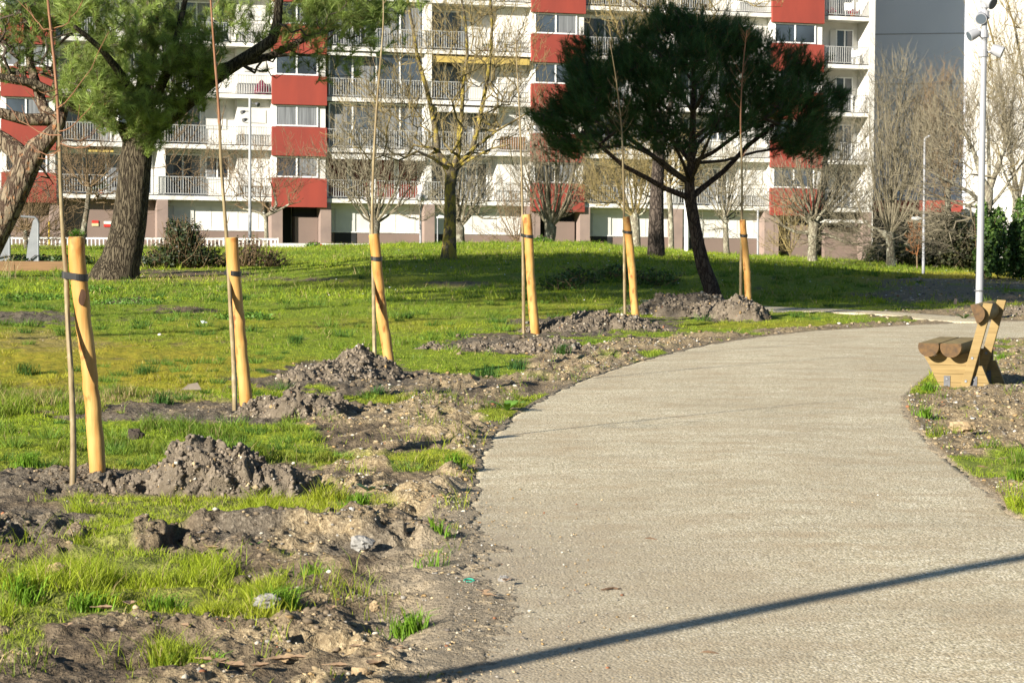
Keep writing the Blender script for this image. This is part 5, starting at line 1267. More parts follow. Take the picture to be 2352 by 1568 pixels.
# ---------------- big old pine on the left
def bigpine():
    b_ = hit(268, 640); d = b_.y
    root = tree_root('maritime_pine', b_, 'big old pine with thick furrowed trunk and bright green crown, left of the second stake', cat='pine tree')
    s = Skel(); s.cap = .032; tr = [(262, 652, 128), (266, 630, 112), (277, 600, 92), (288, 560, 84), (297, 510, 80), (303, 460, 76), (308, 410, 74), (313, 360, 72), (318, 310, 66), (322, 270, 56)]
    ids = s.path(-1, [at(x, y, d) for x, y, w_ in tr], [w_ * d / F / 2 for x, y, w_ in tr]); s.p[0][2] -= .1
    def limb(j, pts, w0, w1): return s.path(ids[j] if j >= 0 else -j, [at(x, y, d + dy) for x, y, dy in pts], [(w0 + (w1 - w0) * k / (len(pts) - 1)) * d / F / 2 for k in range(len(pts))])
    l1 = limb(7, [(345, 300, 0), (385, 272, -.2), (430, 235, -.4), (480, 190, -.6), (530, 155, -.8), (585, 120, -.9), (625, 92, -1), (637, 55, -1), (640, 10, -1.1), (650, -60, -1.2), (680, -160, -1)], 40, 14)
    l1b = s.path(l1[3], [at(x, y, d + dy) for x, y, dy in [(500, 160, .3), (550, 145, .8), (620, 130, 1.5), (700, 90, 2), (780, 60, 2.2)]], [.12, .11, .09, .07, .05])
    l2 = limb(7, [(280, 292, -.2), (240, 280, -.4), (200, 262, -.6), (165, 248, -.8), (130, 215, -.8), (80, 190, -1), (20, 180, -1), (-60, 160, -1)], 26, 12)
    l3 = limb(9, [(330, 220, 0), (340, 150, .2), (350, 80, .2), (350, 0, 0), (355, -90, 0), (350, -200, 0)], 44, 16)
    l4 = limb(8, [(300, 240, .6), (270, 180, 1.2), (240, 110, 1.6), (220, 30, 1.6), (210, -80, 1.6)], 30, 12)
    l5 = limb(9, [(360, 220, -1.0), (390, 150, -1.6), (410, 70, -1.8), (430, -20, -1.8)], 24, 10)
    l6 = limb(9, [(310, 220, -1.2), (270, 160, -2.0), (230, 110, -2.4), (170, 60, -2.6)], 22, 9)
    def region(cx, cy, rx, ry, dy, rd, n):
        out = []
        while len(out) < n:
            v = rs.normal(size=3); v /= np.linalg.norm(v); q = rs.rand() ** .4; p = at(cx + v[0] * q * rx, cy - v[2] * q * ry, d + dy + v[1] * q * rd)
            if p.z > EYE + 1.2: out.append((p.x, p.y, p.z))
        o_ = np.array(out); cc_ = o_[:max(4, n // 20)]; ii = np.argmin(((o_[:, None] - cc_[None]) ** 2).sum(-1), 1); o_ = cc_[ii] + (o_ - cc_[ii]) * .6
        return [tuple(q) for q in o_]
    A = region(320, 150, 195, 168, -1.2, 2.0, 470) + region(300, 230, 150, 90, -1.5, 1.4, 90) + region(350, 295, 40, 45, -.9, .5, 22) + region(215, 190, 90, 100, -1.0, 1.6, 220) + region(430, 130, 105, 120, -1.4, 1.6, 280) + region(350, 290, 60, 70, -1.2, .8, 60) + region(250, 20, 200, 120, 0, 2.4, 330) + region(120, -30, 160, 110, .5, 2.2, 170)
    Bq = region(720, 15, 190, 115, .5, 2.2, 700) + region(860, 40, 110, 90, .8, 1.8, 220) + region(700, 150, 170, 50, .5, 1.4, 120) + region(560, 20, 120, 60, .5, 2, 110) + region(700, 70, 170, 90, .2, 1.8, 420) + region(820, 150, 90, 60, .4, 1.2, 60) + region(640, -120, 300, 110, 0, 3, 70) + region(950, -10, 90, 50, .6, 1.5, 40)
    up = region(330, -230, 300, 150, 0, 3.0, 110)
    s.grow(A, .4, .05, .05, minid=9); s.grow(Bq + up, .45, .05, .06, minid=9)
    r, kids, load = s.radii(.008, .28); big, small = s.meshes(r, kids, .05, 22, jit=0)
    big.build('trunk', M['pinebark'], root, smooth=True); small.build('branches', M['pinelimb'], root, smooth=True)
    pos, dr_ = tips(s, kids, r)
    o = [rs.normal(size=pos.shape) * .10 for _ in range(1)]; P = np.concatenate([pos + q for q in o]); D = np.concatenate([dr_ + rs.normal(size=pos.shape) * .45 + np.array([0, -.1, .35]) for _ in o]); D /= np.linalg.norm(D, axis=1)[:, None]
    px, py = project(P[:, 0], P[:, 1], P[:, 2])
    bare = (px > 540) & ((py > 20 + 50 * rs.rand(len(px))) | (px < 700))          # the outer right part has lost most needles
    k = np.where(bare, rs.rand(len(px)) < .16, (px < 540) | (rs.rand(len(px)) < .7))
    V, Fq, C = needles(P[k], D[k], 62, .26, .011, .75, (.24, .31, .085), .5, .28)
    mesh_obj('crown', V, Fq, M['needle'], root, cols=C); print('BIG', len(pos), k.sum())
bigpine()

# ---------------- forked pine at the left edge
def leftpine():
    b_ = at(-60, 640, 57.0); b_.z = Tz(b_.x, b_.y); d = 57.0
    root = tree_root('leaning_pine', b_, 'forked leaning pine trunk with orange scars entering at the left edge', cat='pine tree')
    s = Skel(); tr = [(-80, 660, 78), (-40, 590, 70), (-8, 530, 64), (22, 470, 62), (45, 420, 60), (62, 380, 60), (85, 340, 52), (108, 320, 40)]
    ids = s.path(-1, [at(x, y, d) for x, y, w_ in tr], [w_ * d / F / 2 for x, y, w_ in tr])
    L = lambda j, pts, w0, w1: s.path(ids[j], [at(x, y, d + dy) for x, y, dy in pts], [(w0 + (w1 - w0) * k / (len(pts) - 1)) * d / F / 2 for k in range(len(pts))])
    L(5, [(35, 345, .1), (10, 325, .2), (-30, 300, .3), (-80, 240, .3), (-100, 150, .2)], 44, 26)
    a = L(7, [(125, 300, 0), (133, 285, 0), (120, 275, 0), (60, 275, -.3), (10, 262, -.5), (-40, 250, -.7)], 36, 22)
    b2 = s.path(a[1], [at(x, y, d + dy) for x, y, dy in [(140, 260, .2), (150, 235, .3), (120, 215, .3), (60, 190, .3), (0, 180, .4), (-60, 170, .4)]], [.16, .13, .10, .09, .085, .07])
    s.path(a[1], [at(x, y, d + dy) for x, y, dy in [(100, 250, .5), (70, 150, .9), (60, 50, 1), (50, -60, 1)]], [.13, .1, .07, .05])
    tg = []
    for cx, cy, rx, ry, dy, n in [(60, 40, 130, 90, .6, 230), (20, 130, 110, 60, .4, 110), (-60, 60, 130, 130, 0, 80), (90, -80, 180, 80, .5, 40), (120, 130, 60, 60, .5, 40), (90, 400, 70, 60, 1.0, 30)]:
        for _ in range(n): v = rs.normal(size=3); v /= np.linalg.norm(v); q = rs.rand() ** .4; p = at(cx + v[0] * q * rx, cy - v[2] * q * ry, d + dy + v[1] * q * 1.8); tg.append((p.x, p.y, p.z))
    s.grow(tg, .4, .05, .06, minid=7)
    r, kids, load = s.radii(.008, .22); big, small = s.meshes(r, kids, .05, 20)
    big.build('trunk', M['pinebark_orange'], root, smooth=True); small.build('branches', M['pinelimb'], root, smooth=True)
    pos, dr_ = tips(s, kids, r); o = [rs.normal(size=pos.shape) * .10 for _ in range(1)]; P = np.concatenate([pos + q for q in o]); D = np.concatenate([dr_ + rs.normal(size=pos.shape) * .4 + np.array([0, 0, .2]) for _ in o]); D /= np.linalg.norm(D, axis=1)[:, None]
    px, py = project(P[:, 0], P[:, 1], P[:, 2]); k = py < 300
    V, Fq, C = needles(P[k], D[k], 50, .24, .008, .6, (.15, .21, .06), .35, .22)
    mesh_obj('crown', V, Fq, M['needle'], root, cols=C)
M['pinebark_orange'] = barkmat('scarred_pine_bark', (0.27, 0.22, 0.15), (0.17, 0.13, 0.09), (0.05, 0.03, 0.022), 6, .05, .28, (0.30, 0.14, 0.065), .62)
leftpine()

# ---------------- tall pines outside the frame on the left: their crowns shade the lawn and the young pine
def shadepine(q, p, zc, rr, rz, lab):
    # q across the light, p along it
    ux, uy = math.cos(SUN_AZ), math.sin(SUN_AZ); x = p * ux - q * uy; y = p * uy + q * ux
    root = tree_root('tall_pine', (x, y, 0), lab, cat='pine tree')
    s = Skel(); ids = s.path(-1, [(x, y, -.2), (x + .2, y, zc * .35), (x + .1, y, zc * .7), (x, y, zc - rz * .5), (x, y, zc)], [.14, .12, .11, .10, .08])
    tg = []
    for _ in range(700):
        v = rs.normal(size=3); v /= np.linalg.norm(v); k = rs.rand() ** .5; tg.append((x + v[0] * k * rr, y + v[1] * k * rr, zc + v[2] * k * rz))
    s.grow(tg, .9, .05, .1, minid=3); r, kids, load = s.radii(.015, .16); big, small = s.meshes(r, kids, .06, 10)
    big.build('trunk', M['pinebark'], root, smooth=True); small.build('branches', M['pinelimb'], root)
    pos, dr_ = tips(s, kids, r, .045); P = np.concatenate([pos + rs.normal(size=pos.shape) * .4 for _ in range(2)]); print('SHADE', len(pos)); D = rs.normal(size=P.shape); D /= np.linalg.norm(D, axis=1)[:, None]
    V, Fq, C = needles(P, D, 24, .6, .075, .6, (.06, .11, .03), .3, .2); mesh_obj('crown', V, Fq, M['needle'], root, cols=C)
SHADE = [(26, -8, 19.5, 4.4, 4.5), (30.5, -8, 19.9, 4.9, 4.7), (36.5, -8, 20.2, 4.4, 4.2), (40.5, -7, 20.3, 3.0, 2.5)]
for k, (q, p, zc, rr, rz) in enumerate(SHADE): shadepine(q, p, zc, rr, rz, 'tall pine outside the frame on the left, %s of its row from the viewer' % ['first', 'second', 'third', 'last'][k])

# ---------------- bare trees
def bare(kind, pxb, pyb, dist, trunk, limbs, regions, mats, label, ntw, rt=.009, group=None, seg=.45, up=.12, wob=.035, base_z=None, zcut=.045, depth=1.8, cat='tree', ivy=None, trk=.0):
    d = dist if dist else hit(pxb, pyb).y
    b_ = at(pxb, pyb, d); b_.z = Tz(b_.x, b_.y) if base_z is None else base_z
    root = tree_root(kind, b_, label, group, cat); s = Skel()
    ids = s.path(-1, [at(x, y, d) for x, y, w_ in trunk], [w_ * d / F / 2 for x, y, w_ in trunk]); s.p[0][2] = b_.z - .2
    for j, w0, pts in limbs:
        s.path(ids[j], [at(x, y, d + dy) for x, y, dy in pts], [w0 * .9 * (1 - .75 * k / len(pts)) * d / F / 2 for k in range(len(pts))], wob=.02)
    rt *= .88; ntw = int(ntw * 1.0); tg = []; tot = sum(q[4] for q in regions)
    for cx, cy, rx, ry, wt in regions:
        for _ in range(int(ntw * wt / tot)):
            v = rs.normal(size=3); v /= np.linalg.norm(v); q = rs.rand() ** .36; p = at(cx + v[0] * q * rx, cy - v[2] * q * ry, d + v[1] * q * depth * rx * d / F * .5); tg.append((p.x, p.y, p.z))
    s.grow(tg, seg, up, wob, minid=len(ids) - 1)
    r, kids, load = s.radii(rt, trunk[-1][2] * d / F / 2 * .6); big, small = s.meshes(r, kids, zcut, 14, 5, 3)
    spray(small, s, r, kids, len(ids) - 1, regions, d, int(tot * 0 + ntw * SPR), rt)
    big.build('trunk', M[mats[0]], root, smooth=True); small.build('crown', M[mats[1]], root)
    return root, s, d
def fan(x0, y0, n, x1, x2, ytop, w0, j=-1, low=None, seed=1):
    """n limbs rising like a fan from a pollarded head"""
    q = random.Random(seed); out = []
    n = int(n * 1.5); w0 = w0 * .62
    for k in range(n):
        u = (k + .5) / n; xe = x1 + (x2 - x1) * u + q.uniform(-8, 8); e = abs(2 * u - 1); ye = ytop + (y0 - ytop) * (.45 * e ** 2 + q.uniform(0, .12))
        dz = q.uniform(-1, 1) * (x2 - x1) * .012 * .6
        pts = []
        for t_ in (.18, .4, .65, 1.0):
            xx = x0 + (xe - x0) * (t_ ** (.75)); yy = y0 + (ye - y0) * t_ ** (1.15); pts.append((xx + q.uniform(-3, 3), yy + q.uniform(-3, 3), dz * t_))
        out.append((j, w0 * q.uniform(.7, 1.1), pts))
    return out
SPR = .8
def spray(mb, s, r, kids, n0, regions, d, n, rt):
    """long straight winter shoots leaving the limbs, each with side twigs"""
    c = s.p[n0]; cand = [i for i in range(n0 + 1, len(s.p)) if s.par[i] >= 0]
    if not cand: return
    for _ in range(n):
        i = cand[rnd.randrange(len(cand))]; a = Vector(s.p[s.par[i]]).lerp(Vector(s.p[i]), rnd.random()); lim = (Vector(s.p[i]) - Vector(s.p[s.par[i]])).normalized(); out = (a - Vector(c)); out.normalize()
        dv = (lim * .55 + out * .55 + Vector((rnd.gauss(0, .35), rnd.gauss(0, .35), rnd.gauss(.25, .25)))).normalized()
        # length limited to the crown outline
        px, py = project(a.x, a.y, a.z); best = 9
        for cx, cy, rx, ry, wt in regions: best = min(best, math.hypot((px - cx) / rx, (py - cy) / ry))
        L = rnd.uniform(.5, 1.0) * (1.0 if best < .7 else .6 if best < 1 else .3) * min(2.0 * d / 90, .9 * max(max(q[2], q[3]) for q in regions) * d / F)
        r0 = min(r[i] * .7, rt * rnd.uniform(1.1, 1.6)); pts = [a]; dc = dv.copy(); n_ = 5
        for q in range(n_):
            dc = (dc + Vector((rnd.gauss(0, .05), rnd.gauss(0, .05), .06 + rnd.gauss(0, .03)))).normalized(); pts.append(pts[-1] + dc * (L / n_))
        mb.tube(pts, [r0 * (1 - .65 * q / n_) for q in range(n_ + 1)], 3, cap=False)
        for q in range(1, n_):
            for e in range(2):
                if rnd.random() < .75:
                    d2 = (dc * .8 + Vector((rnd.gauss(0, .5), rnd.gauss(0, .5), rnd.gauss(.15, .35)))).normalized(); L2 = L * rnd.uniform(.15, .42); b0 = pts[q]; b1 = b0 + d2 * L2 * .5; b2 = b1 + (d2 + Vector((0, 0, .15))).normalized() * L2 * .5
                    mb.tube([b0, b1, b2], [rt * .75, rt * .6, rt * .35], 3, cap=False)
# the yellow lichened tree in the middle
bare('lichened_tree', 1031, 594, None, [(1030, 598, 46), (1031, 580, 36), (1033, 540, 30), (1034, 480, 27), (1034, 430, 26), (1037, 395, 30)],
     [(5, 17, [(1020, 372, 0), (1005, 345, .1), (1000, 310, .2), (990, 270, .2), (985, 225, .1), (970, 170, 0), (958, 120, -.2), (948, 70, -.2), (940, 20, -.2), (930, -40, 0)]),
      (5, 15, [(1060, 372, 0), (1080, 350, 0), (1092, 310, .2), (1100, 270, .3), (1112, 230, .3), (1120, 180, .3), (1128, 120, .3), (1130, 60, .2), (1126, 0, 0), (1130, -60, 0)]),
      (5, 13, [(1050, 350, .4), (1052, 300, .6), (1060, 250, .6), (1066, 190, .4), (1072, 130, .3), (1070, 60, .2), (1060, 0, .1), (1060, -60, 0)]),
      (5, 8, [(1000, 365, -.5), (960, 350, -.8), (930, 360, -1), (900, 350, -1.2)]), (5, 8, [(1090, 340, -.4), (1140, 300, -.6), (1190, 270, -.8), (1220, 250, -1)]),
      (5, 7, [(1080, 365, -.3), (1130, 340, -.6), (1170, 330, -.8), (1180, 380, -.9)])],
     [(1050, 130, 190, 190, 5), (900, 300, 130, 80, 1.6), (1180, 190, 80, 170, 1.6), (1060, 320, 150, 60, 1.0), (1090, -20, 160, 80, 1.5), (870, 210, 110, 60, .8)],
     ('yellowbark', 'twig_yellow'), 'bare tree covered in yellow lichen standing on the lawn right of the third stake', 620, .0085, zcut=.035)
G = 'pollarded trees before the long building'
bare('pollarded_tree', 862, 560, 108, [(858, 575, 32), (859, 560, 25), (860, 535, 24), (861, 515, 26)], fan(861, 512, 9, 765, 965, 330, 11, 3, seed=2) , [(860, 400, 110, 90, 3), (780, 400, 50, 60, .7), (945, 400, 50, 60, .7), (860, 300, 120, 60, 1.5), (970, 480, 70, 30, .4)], ('greybark', 'twig_grey'), 'bare pollarded tree fanning up right behind the third stake', 480, .013, G, base_z=-.4, zcut=.06)
bare('pollarded_tree', 1056, 585, 100, [(1057, 590, 34), (1057, 570, 26), (1055, 545, 24), (1054, 525, 26)], fan(1055, 522, 9, 990, 1130, 350, 11, 3, seed=3), [(1058, 430, 80, 80, 3), (1120, 470, 70, 40, .8), (1060, 340, 90, 50, 1)], ('greybark', 'twig_grey'), 'bare pollarded tree partly hidden behind the yellow lichened trunk', 360, .012, G, base_z=0, zcut=.06)
bare('pollarded_tree', 1262, 560, 104, [(1262, 572, 30), (1262, 556, 24), (1264, 540, 26), (1265, 525, 28)], fan(1266, 520, 12, 1195, 1350, 290, 12, 3, seed=4), [(1275, 400, 95, 110, 3), (1200, 430, 50, 50, .5), (1350, 440, 50, 50, .5), (1270, 300, 80, 50, 1)], ('palebark', 'twig_grey'), 'bare pale pollarded tree right of the fourth stake, before the middle red bay', 480, .013, G, base_z=.1, zcut=.06)
bare('pollarded_tree', 1462, 585, 98, [(1462, 592, 22), (1462, 560, 19), (1460, 525, 20), (1458, 500, 22)], fan(1458, 498, 8, 1360, 1530, 340, 10, 3, seed=5), [(1440, 410, 100, 80, 3), (1400, 450, 60, 30, .6)], ('palebark', 'twig_yellow'), 'slim pale pollarded tree between the fifth stake and the dark trunk', 340, .012, G, base_z=0, zcut=.05)
bare('pollarded_tree', 1542, 585, 106, [(1542, 590, 14), (1542, 540, 12), (1540, 480, 12), (1536, 430, 12)], fan(1536, 428, 6, 1470, 1610, 300, 8, 3, seed=6), [(1540, 370, 90, 80, 3)], ('palebark', 'twig_yellow'), 'thin pale tree just right of the dark trunk', 220, .012, G, base_z=-.4, zcut=.05)
bare('pollarded_tree', 1667, 590, 92, [(1670, 595, 17), (1668, 560, 13), (1667, 530, 12), (1665, 505, 12)], fan(1665, 500, 7, 1600, 1740, 330, 7, 3, seed=7), [(1672, 420, 80, 90, 3), (1640, 520, 50, 30, .5)], ('palebark', 'twig_grey'), 'small white-barked tree right of the umbrella pine trunk', 260, .010, G, base_z=-.2, zcut=.04)
bare('pollarded_tree', 1866, 600, 84, [(1866, 603, 30), (1866, 585, 22), (1867, 560, 20), (1868, 535, 24), (1869, 515, 26)], fan(1869, 505, 13, 1790, 1985, 330, 11, 4, seed=8) + [(3, 8, [(1900, 540, 0), (1940, 555, 0), (1975, 560, 0)]), (3, 8, [(1830, 530, 0), (1800, 520, 0), (1780, 490, 0)])], [(1880, 430, 115, 100, 3), (1800, 480, 60, 60, .6), (1950, 470, 70, 70, .8), (1900, 545, 70, 30, .5), (1920, 340, 90, 60, .9)], ('palebark', 'twig_grey'), 'broad pale pollarded tree in front of the building end, right of the farthest stake', 560, .010, G, base_z=-.15, zcut=.045)
bare('tall_bare_tree', 2046, 602, 80, [(2046, 606, 24), (2046, 590, 20), (2045, 560, 20), (2044, 540, 24)], fan(2044, 538, 10, 1990, 2150, 165, 8, 3, seed=31) + [(3, 6, [(2035, 480, 0), (2028, 400, .1), (2020, 300, .1), (2015, 200, 0)]), (3, 6, [(2048, 480, .1), (2052, 400, .2), (2058, 300, .2), (2065, 190, .1)]), (3, 6, [(2060, 490, -.2), (2080, 420, -.2), (2095, 320, 0), (2110, 220, 0)]), (3, 5, [(2030, 500, -.3), (2012, 430, -.3), (2000, 350, -.3), (1995, 260, 0)]), (3, 6, [(2075, 510, 0), (2110, 460, 0), (2130, 380, 0), (2145, 300, 0)]), (3, 8, [(2020, 530, 0), (1985, 510, 0), (1965, 450, 0)])],
     [(2060, 300, 85, 160, 4), (2070, 420, 100, 120, 2), (2000, 480, 60, 110, 1.2), (2130, 330, 60, 110, 1.2), (2100, 540, 100, 35, .9), (2000, 560, 50, 40, .7)], ('palebark', 'twig_grey'), 'tall upright bare tree standing before the blue-grey shaded gable', 900, .0085, None, base_z=-.1, zcut=.04)
bare('tall_bare_tree', 2180, 590, 92, [(2180, 600, 16), (2180, 560, 14), (2178, 500, 14), (2176, 440, 14)], fan(2176, 436, 7, 2110, 2225, 200, 7, 3, seed=19), [(2165, 290, 70, 120, 3), (2170, 400, 70, 80, 1)], ('palebark', 'twig_brown'), 'brownish twiggy tree at the right edge of the blue-grey gable', 420, .010, None, base_z=-.4, zcut=.05)
r_ivy, s_ivy, d_ivy = bare('ivy_clad_tree', 2268, 628, 64, [(2264, 634, 30), (2264, 600, 26), (2266, 540, 24), (2268, 480, 22), (2272, 440, 20)], [(4, 12, [(2255, 400, 0), (2235, 350, -.1), (2215, 300, -.1), (2195, 270, 0), (2160, 255, 0)]), (4, 12, [(2290, 390, 0), (2310, 330, .1), (2320, 270, .2), (2330, 200, .2)]), (3, 9, [(2230, 440, -.3), (2190, 420, -.5), (2150, 400, -.6), (2110, 380, -.6)]), (4, 9, [(2275, 370, .2), (2270, 300, .3), (2262, 240, .3)]), (3, 8, [(2300, 450, 0), (2330, 400, 0), (2360, 360, 0)]), (3, 7, [(2220, 470, 0), (2160, 455, 0), (2100, 440, 0)])],
     [(2270, 300, 90, 120, 3), (2190, 340, 70, 90, 1.5), (2330, 300, 60, 140, 2), (2180, 450, 80, 50, 1), (2160, 530, 90, 60, 1.2)], ('palebark', 'twig_grey'), 'pale bare tree with its trunk wrapped in ivy just right of the spotlight post', 700, .0075, None, base_z=-.25, zcut=.035)
bare('ivy_clad_tree', 2345, 630, 68, [(2342, 636, 28), (2340, 600, 24), (2338, 540, 22), (2336, 470, 20)], [(3, 11, [(2330, 400, 0), (2318, 320, 0), (2300, 220, 0), (2285, 120, 0), (2262, 20, 0)]), (3, 10, [(2350, 400, 0), (2360, 300, 0), (2350, 180, 0), (2330, 60, 0), (2300, -40, 0)]), (3, 8, [(2320, 430, .3), (2300, 380, .3), (2290, 330, .4)])],
     [(2330, 240, 90, 150, 3), (2310, 80, 70, 110, 1.6), (2350, 400, 60, 90, 1)], ('palebark', 'twig_yellow'), 'bare tree with ivy-covered trunk cut by the right edge of the picture', 420, .0075, None, base_z=-.35, zcut=.035)
bare('dark_trunk_tree', 1507, 588, None, [(1507, 594, 46), (1507, 575, 40), (1507, 530, 36), (1508, 480, 33), (1509, 430, 30), (1512, 380, 28), (1515, 320, 26)], [(6, 14, [(1500, 240, 0), (1490, 160, 0), (1475, 80, -.2), (1480, 20, -.2), (1440, -10, -.3), (1390, -20, -.3)]), (6, 14, [(1535, 250, .1), (1560, 170, .2), (1590, 90, .3), (1620, 10, .3)]), (6, 10, [(1480, 230, .5), (1440, 150, .7), (1420, 60, .7), (1400, 20, .6)])],
     [(1470, 20, 130, 60, 3), (1590, 60, 100, 90, 1.2), (1440, 120, 90, 80, 1.2), (1730, -10, 110, 40, 1.0), (1430, 330, 100, 70, 1.0), (1600, 400, 90, 60, .6)], ('darkbark', 'twig_yellow'), 'thick dark straight trunk standing left behind the umbrella pine', 420, .0085, None, zcut=.04) if M.setdefault('darkbark', barkmat('dark_bark', (0.12, 0.095, 0.075), (0.07, 0.055, 0.045), (0.03, 0.024, 0.02), 9, .03, .4)) else None
bare('small_bare_tree', 612, 560, 112, [(612, 572, 13), (612, 540, 10), (611, 515, 9), (609, 497, 9)], [(3, 7, [(598, 490, 0), (580, 484, 0), (560, 480, 0), (540, 470, 0)]), (3, 7, [(622, 485, 0), (635, 470, 0), (628, 440, 0), (620, 410, 0)]), (3, 6, [(640, 482, 0), (665, 470, 0), (690, 462, 0)])], [(600, 420, 90, 80, 2), (540, 400, 90, 90, 2), (680, 390, 70, 60, 1)], ('palebark', 'twig_brown'), 'small pale crooked bare tree left of the lowest red panel', 260, .011, None, base_z=-.5, zcut=.05)
bare('small_bare_tree', 192, 560, 98, [(190, 585, 16), (190, 540, 14), (200, 480, 12), (205, 430, 12)], fan(205, 428, 6, 130, 300, 320, 7, 3, seed=23), [(200, 400, 110, 90, 3), (430, 360, 60, 90, 1), (250, 470, 90, 30, .7)], ('greybark', 'twig_brown'), 'bare twiggy tree behind the big pine trunk, before the lowest left balcony', 300, .011, None, base_z=-.6, zcut=.05)
bare('brown_thicket', 60, 575, 84, [(60, 590, 12), (60, 560, 10), (58, 530, 9)], fan(58, 528, 9, -20, 140, 430, 6, 2, seed=27), [(60, 500, 90, 80, 3), (30, 420, 70, 60, 1), (120, 540, 50, 30, .7)], ('greybark', 'twig_brown'), 'brown bare thicket behind the slide at the left edge', 420, .009, None, base_z=-.1, zcut=.05, cat='shrub')
bare('wispy_shrub', 1190, 565, 98, [(1185, 580, 4), (1186, 560, 4)], [(1, 2.2, [(1186 + dx, 500, 0), (1186 + dx * 1.6, 430, 0), (1186 + dx * 1.9, 370, 0)]) for dx in (-34, -22, -8, 6, 18, 30)], [(1185, 490, 50, 60, 3), (1150, 540, 60, 20, 1.5)], ('twig_brown', 'twig_brown'), 'wispy bare shrub of thin upright shoots left of the fourth stake', 160, .008, None, base_z=.2, zcut=.02, cat='shrub')
bare('wispy_shrub', 1815, 592, 90, [(1815, 600, 5), (1815, 585, 4)], [(1, 2.5, [(1815 + dx, 540, 0), (1815 + dx * 1.4, 490, 0), (1815 + dx * 1.7, 430, 0)]) for dx in (-24, -12, -2, 10, 20)], [(1815, 520, 50, 60, 3), (1780, 560, 40, 25, 1)], ('twig_yellow', 'twig_yellow'), 'wispy yellowish shrub left of the broad pollarded tree', 160, .008, None, base_z=-.2, zcut=.02, cat='shrub')
bare('rusty_shrub', 2106, 604, 78, [(2107, 608, 4), (2106, 590, 4)], [(1, 2, [(2100, 560, 0), (2098, 520, 0)]), (1, 2, [(2110, 560, 0), (2112, 515, 0)])], [(2104, 545, 17, 45, 3)], ('twig_brown', 'rustleaf'), 'small shrub with rusty leaves beside the slim street lamp', 60, .013, None, base_z=-.1, zcut=.02, cat='shrub') if M.setdefault('rustleaf', simple('rust_leaf', (.20, .085, .03), None, 9, .8)) else None

# ---------------- leafy shrubs, hedge and ivy
def leafy(name, base, blobs_, n, size, cols_, label, cat='shrub', twigs=None, tocore=.6, group=None, up=.3, stem=True):
    """blobs_: (x,y,z,rx,ry,rz) world ellipsoids filled with small leaves"""
    root = empty(name, Vector(base), label, cat, group); vol = np.array([b[3] * b[5] for b in blobs_]); vol = vol / vol.sum()
    cnt = rs.multinomial(n, vol); Ps = []; Ns = []
    for b, c in zip(blobs_, cnt):
        v = rs.normal(size=(c, 3)); v /= np.linalg.norm(v, axis=1)[:, None]; q = (tocore + (1 - tocore) * rs.rand(c)) * (1 + .16 * np.sin(v[:, 0] * 9 + b[0]) * np.sin(v[:, 2] * 8) + .10 * rs.randn(c))
        Ps.append(np.array(b[:3]) + v * q[:, None] * np.array(b[3:])); Ns.append(v)
    P = np.concatenate(Ps); Nn = np.concatenate(Ns) + rs.normal(size=P.shape) * .7 + np.array([0, 0, up]); Nn /= np.linalg.norm(Nn, axis=1)[:, None]
    m_ = len(P); t_ = np.cross(Nn, rs.normal(size=P.shape)); t_ /= np.linalg.norm(t_, axis=1)[:, None]; b2 = np.cross(Nn, t_); s_ = (size * (.6 + .8 * rs.rand(m_)))[:, None]
    V = np.stack([P - t_ * s_, P + b2 * s_ * .6, P + t_ * s_, P - b2 * s_ * .6], 1).reshape(-1, 3); Fq = np.arange(m_ * 4).reshape(-1, 4)
    pal = np.array(cols_); clump = .75 + .5 * vnoise(P[:, 0] / .5, P[:, 2] / .5 + P[:, 1], 5); c = pal[rs.randint(len(pal), size=m_)] * (clump * (.75 + .5 * rs.rand(m_)))[:, None]
    mesh_obj('foliage', V, Fq, M['leaf'], root, cols=np.repeat(c, 4, 0))
    if stem:
        mb = MB()
        for k in range(twigs or 20):
            b = blobs_[rs.choice(len(blobs_), p=vol)]; v = rs.normal(size=3); v /= np.linalg.norm(v); v[2] = abs(v[2]); e = Vector(b[:3]) + Vector((v[0] * b[3], v[1] * b[4], v[2] * b[5])) * rs.uniform(.9, 1.45)
            s0 = Vector((b[0] + rs.uniform(-.3, .3) * b[3], b[1], base[2] - .1)); mid = (s0 + e) / 2 + Vector(rs.normal(size=3) * .12); mb.tube([s0, mid, e], [.02, .012, .005], 4)
        mb.build('stems', M['twig_brown'], root)
    return root
def eb(px, py, d, rx, ry, rd): p = at(px, py, d); return (p.x, p.y, p.z, rx * d / F, rd, ry * d / F)
dkg = [(.03, .05, .015), (.045, .07, .02), (.02, .03, .012), (.07, .09, .03)]
b_ = hit(425, 615); leafy('evergreen_bush', b_, [eb(430, 545, b_.y, 42, 45, .8), (eb(395, 585, b_.y, 50, 38, .8)), eb(460, 590, b_.y, 60, 30, .8), eb(400, 530, b_.y, 25, 30, .4), eb(345, 600, b_.y, 30, 22, .6)], 4600, .045, [(.022, .036, .012), (.035, .052, .016), (.015, .022, .01), (.05, .06, .025)], 'dark evergreen bush with sprawling bare stems right of the big pine trunk', twigs=260, tocore=.3)
b_ = hit(560, 612); leafy('bare_shrub', b_, [eb(570, 580, b_.y, 45, 40, .7), eb(620, 595, b_.y, 40, 25, .6), eb(530, 600, b_.y, 40, 24, .5)], 1100, .035, [(.06, .045, .03), (.05, .06, .02), (.09, .05, .03)], 'dark twiggy shrub just right of the second stake top', twigs=150, tocore=.3)
b_ = hit(150, 605); leafy('low_shrub', b_, [eb(150, 600, b_.y, 70, 14, 1.0), eb(60, 600, b_.y, 60, 16, 1)], 2200, .05, [(.05, .09, .02), (.03, .05, .015)], 'low dark green scrub between the slide and the railing', twigs=20)
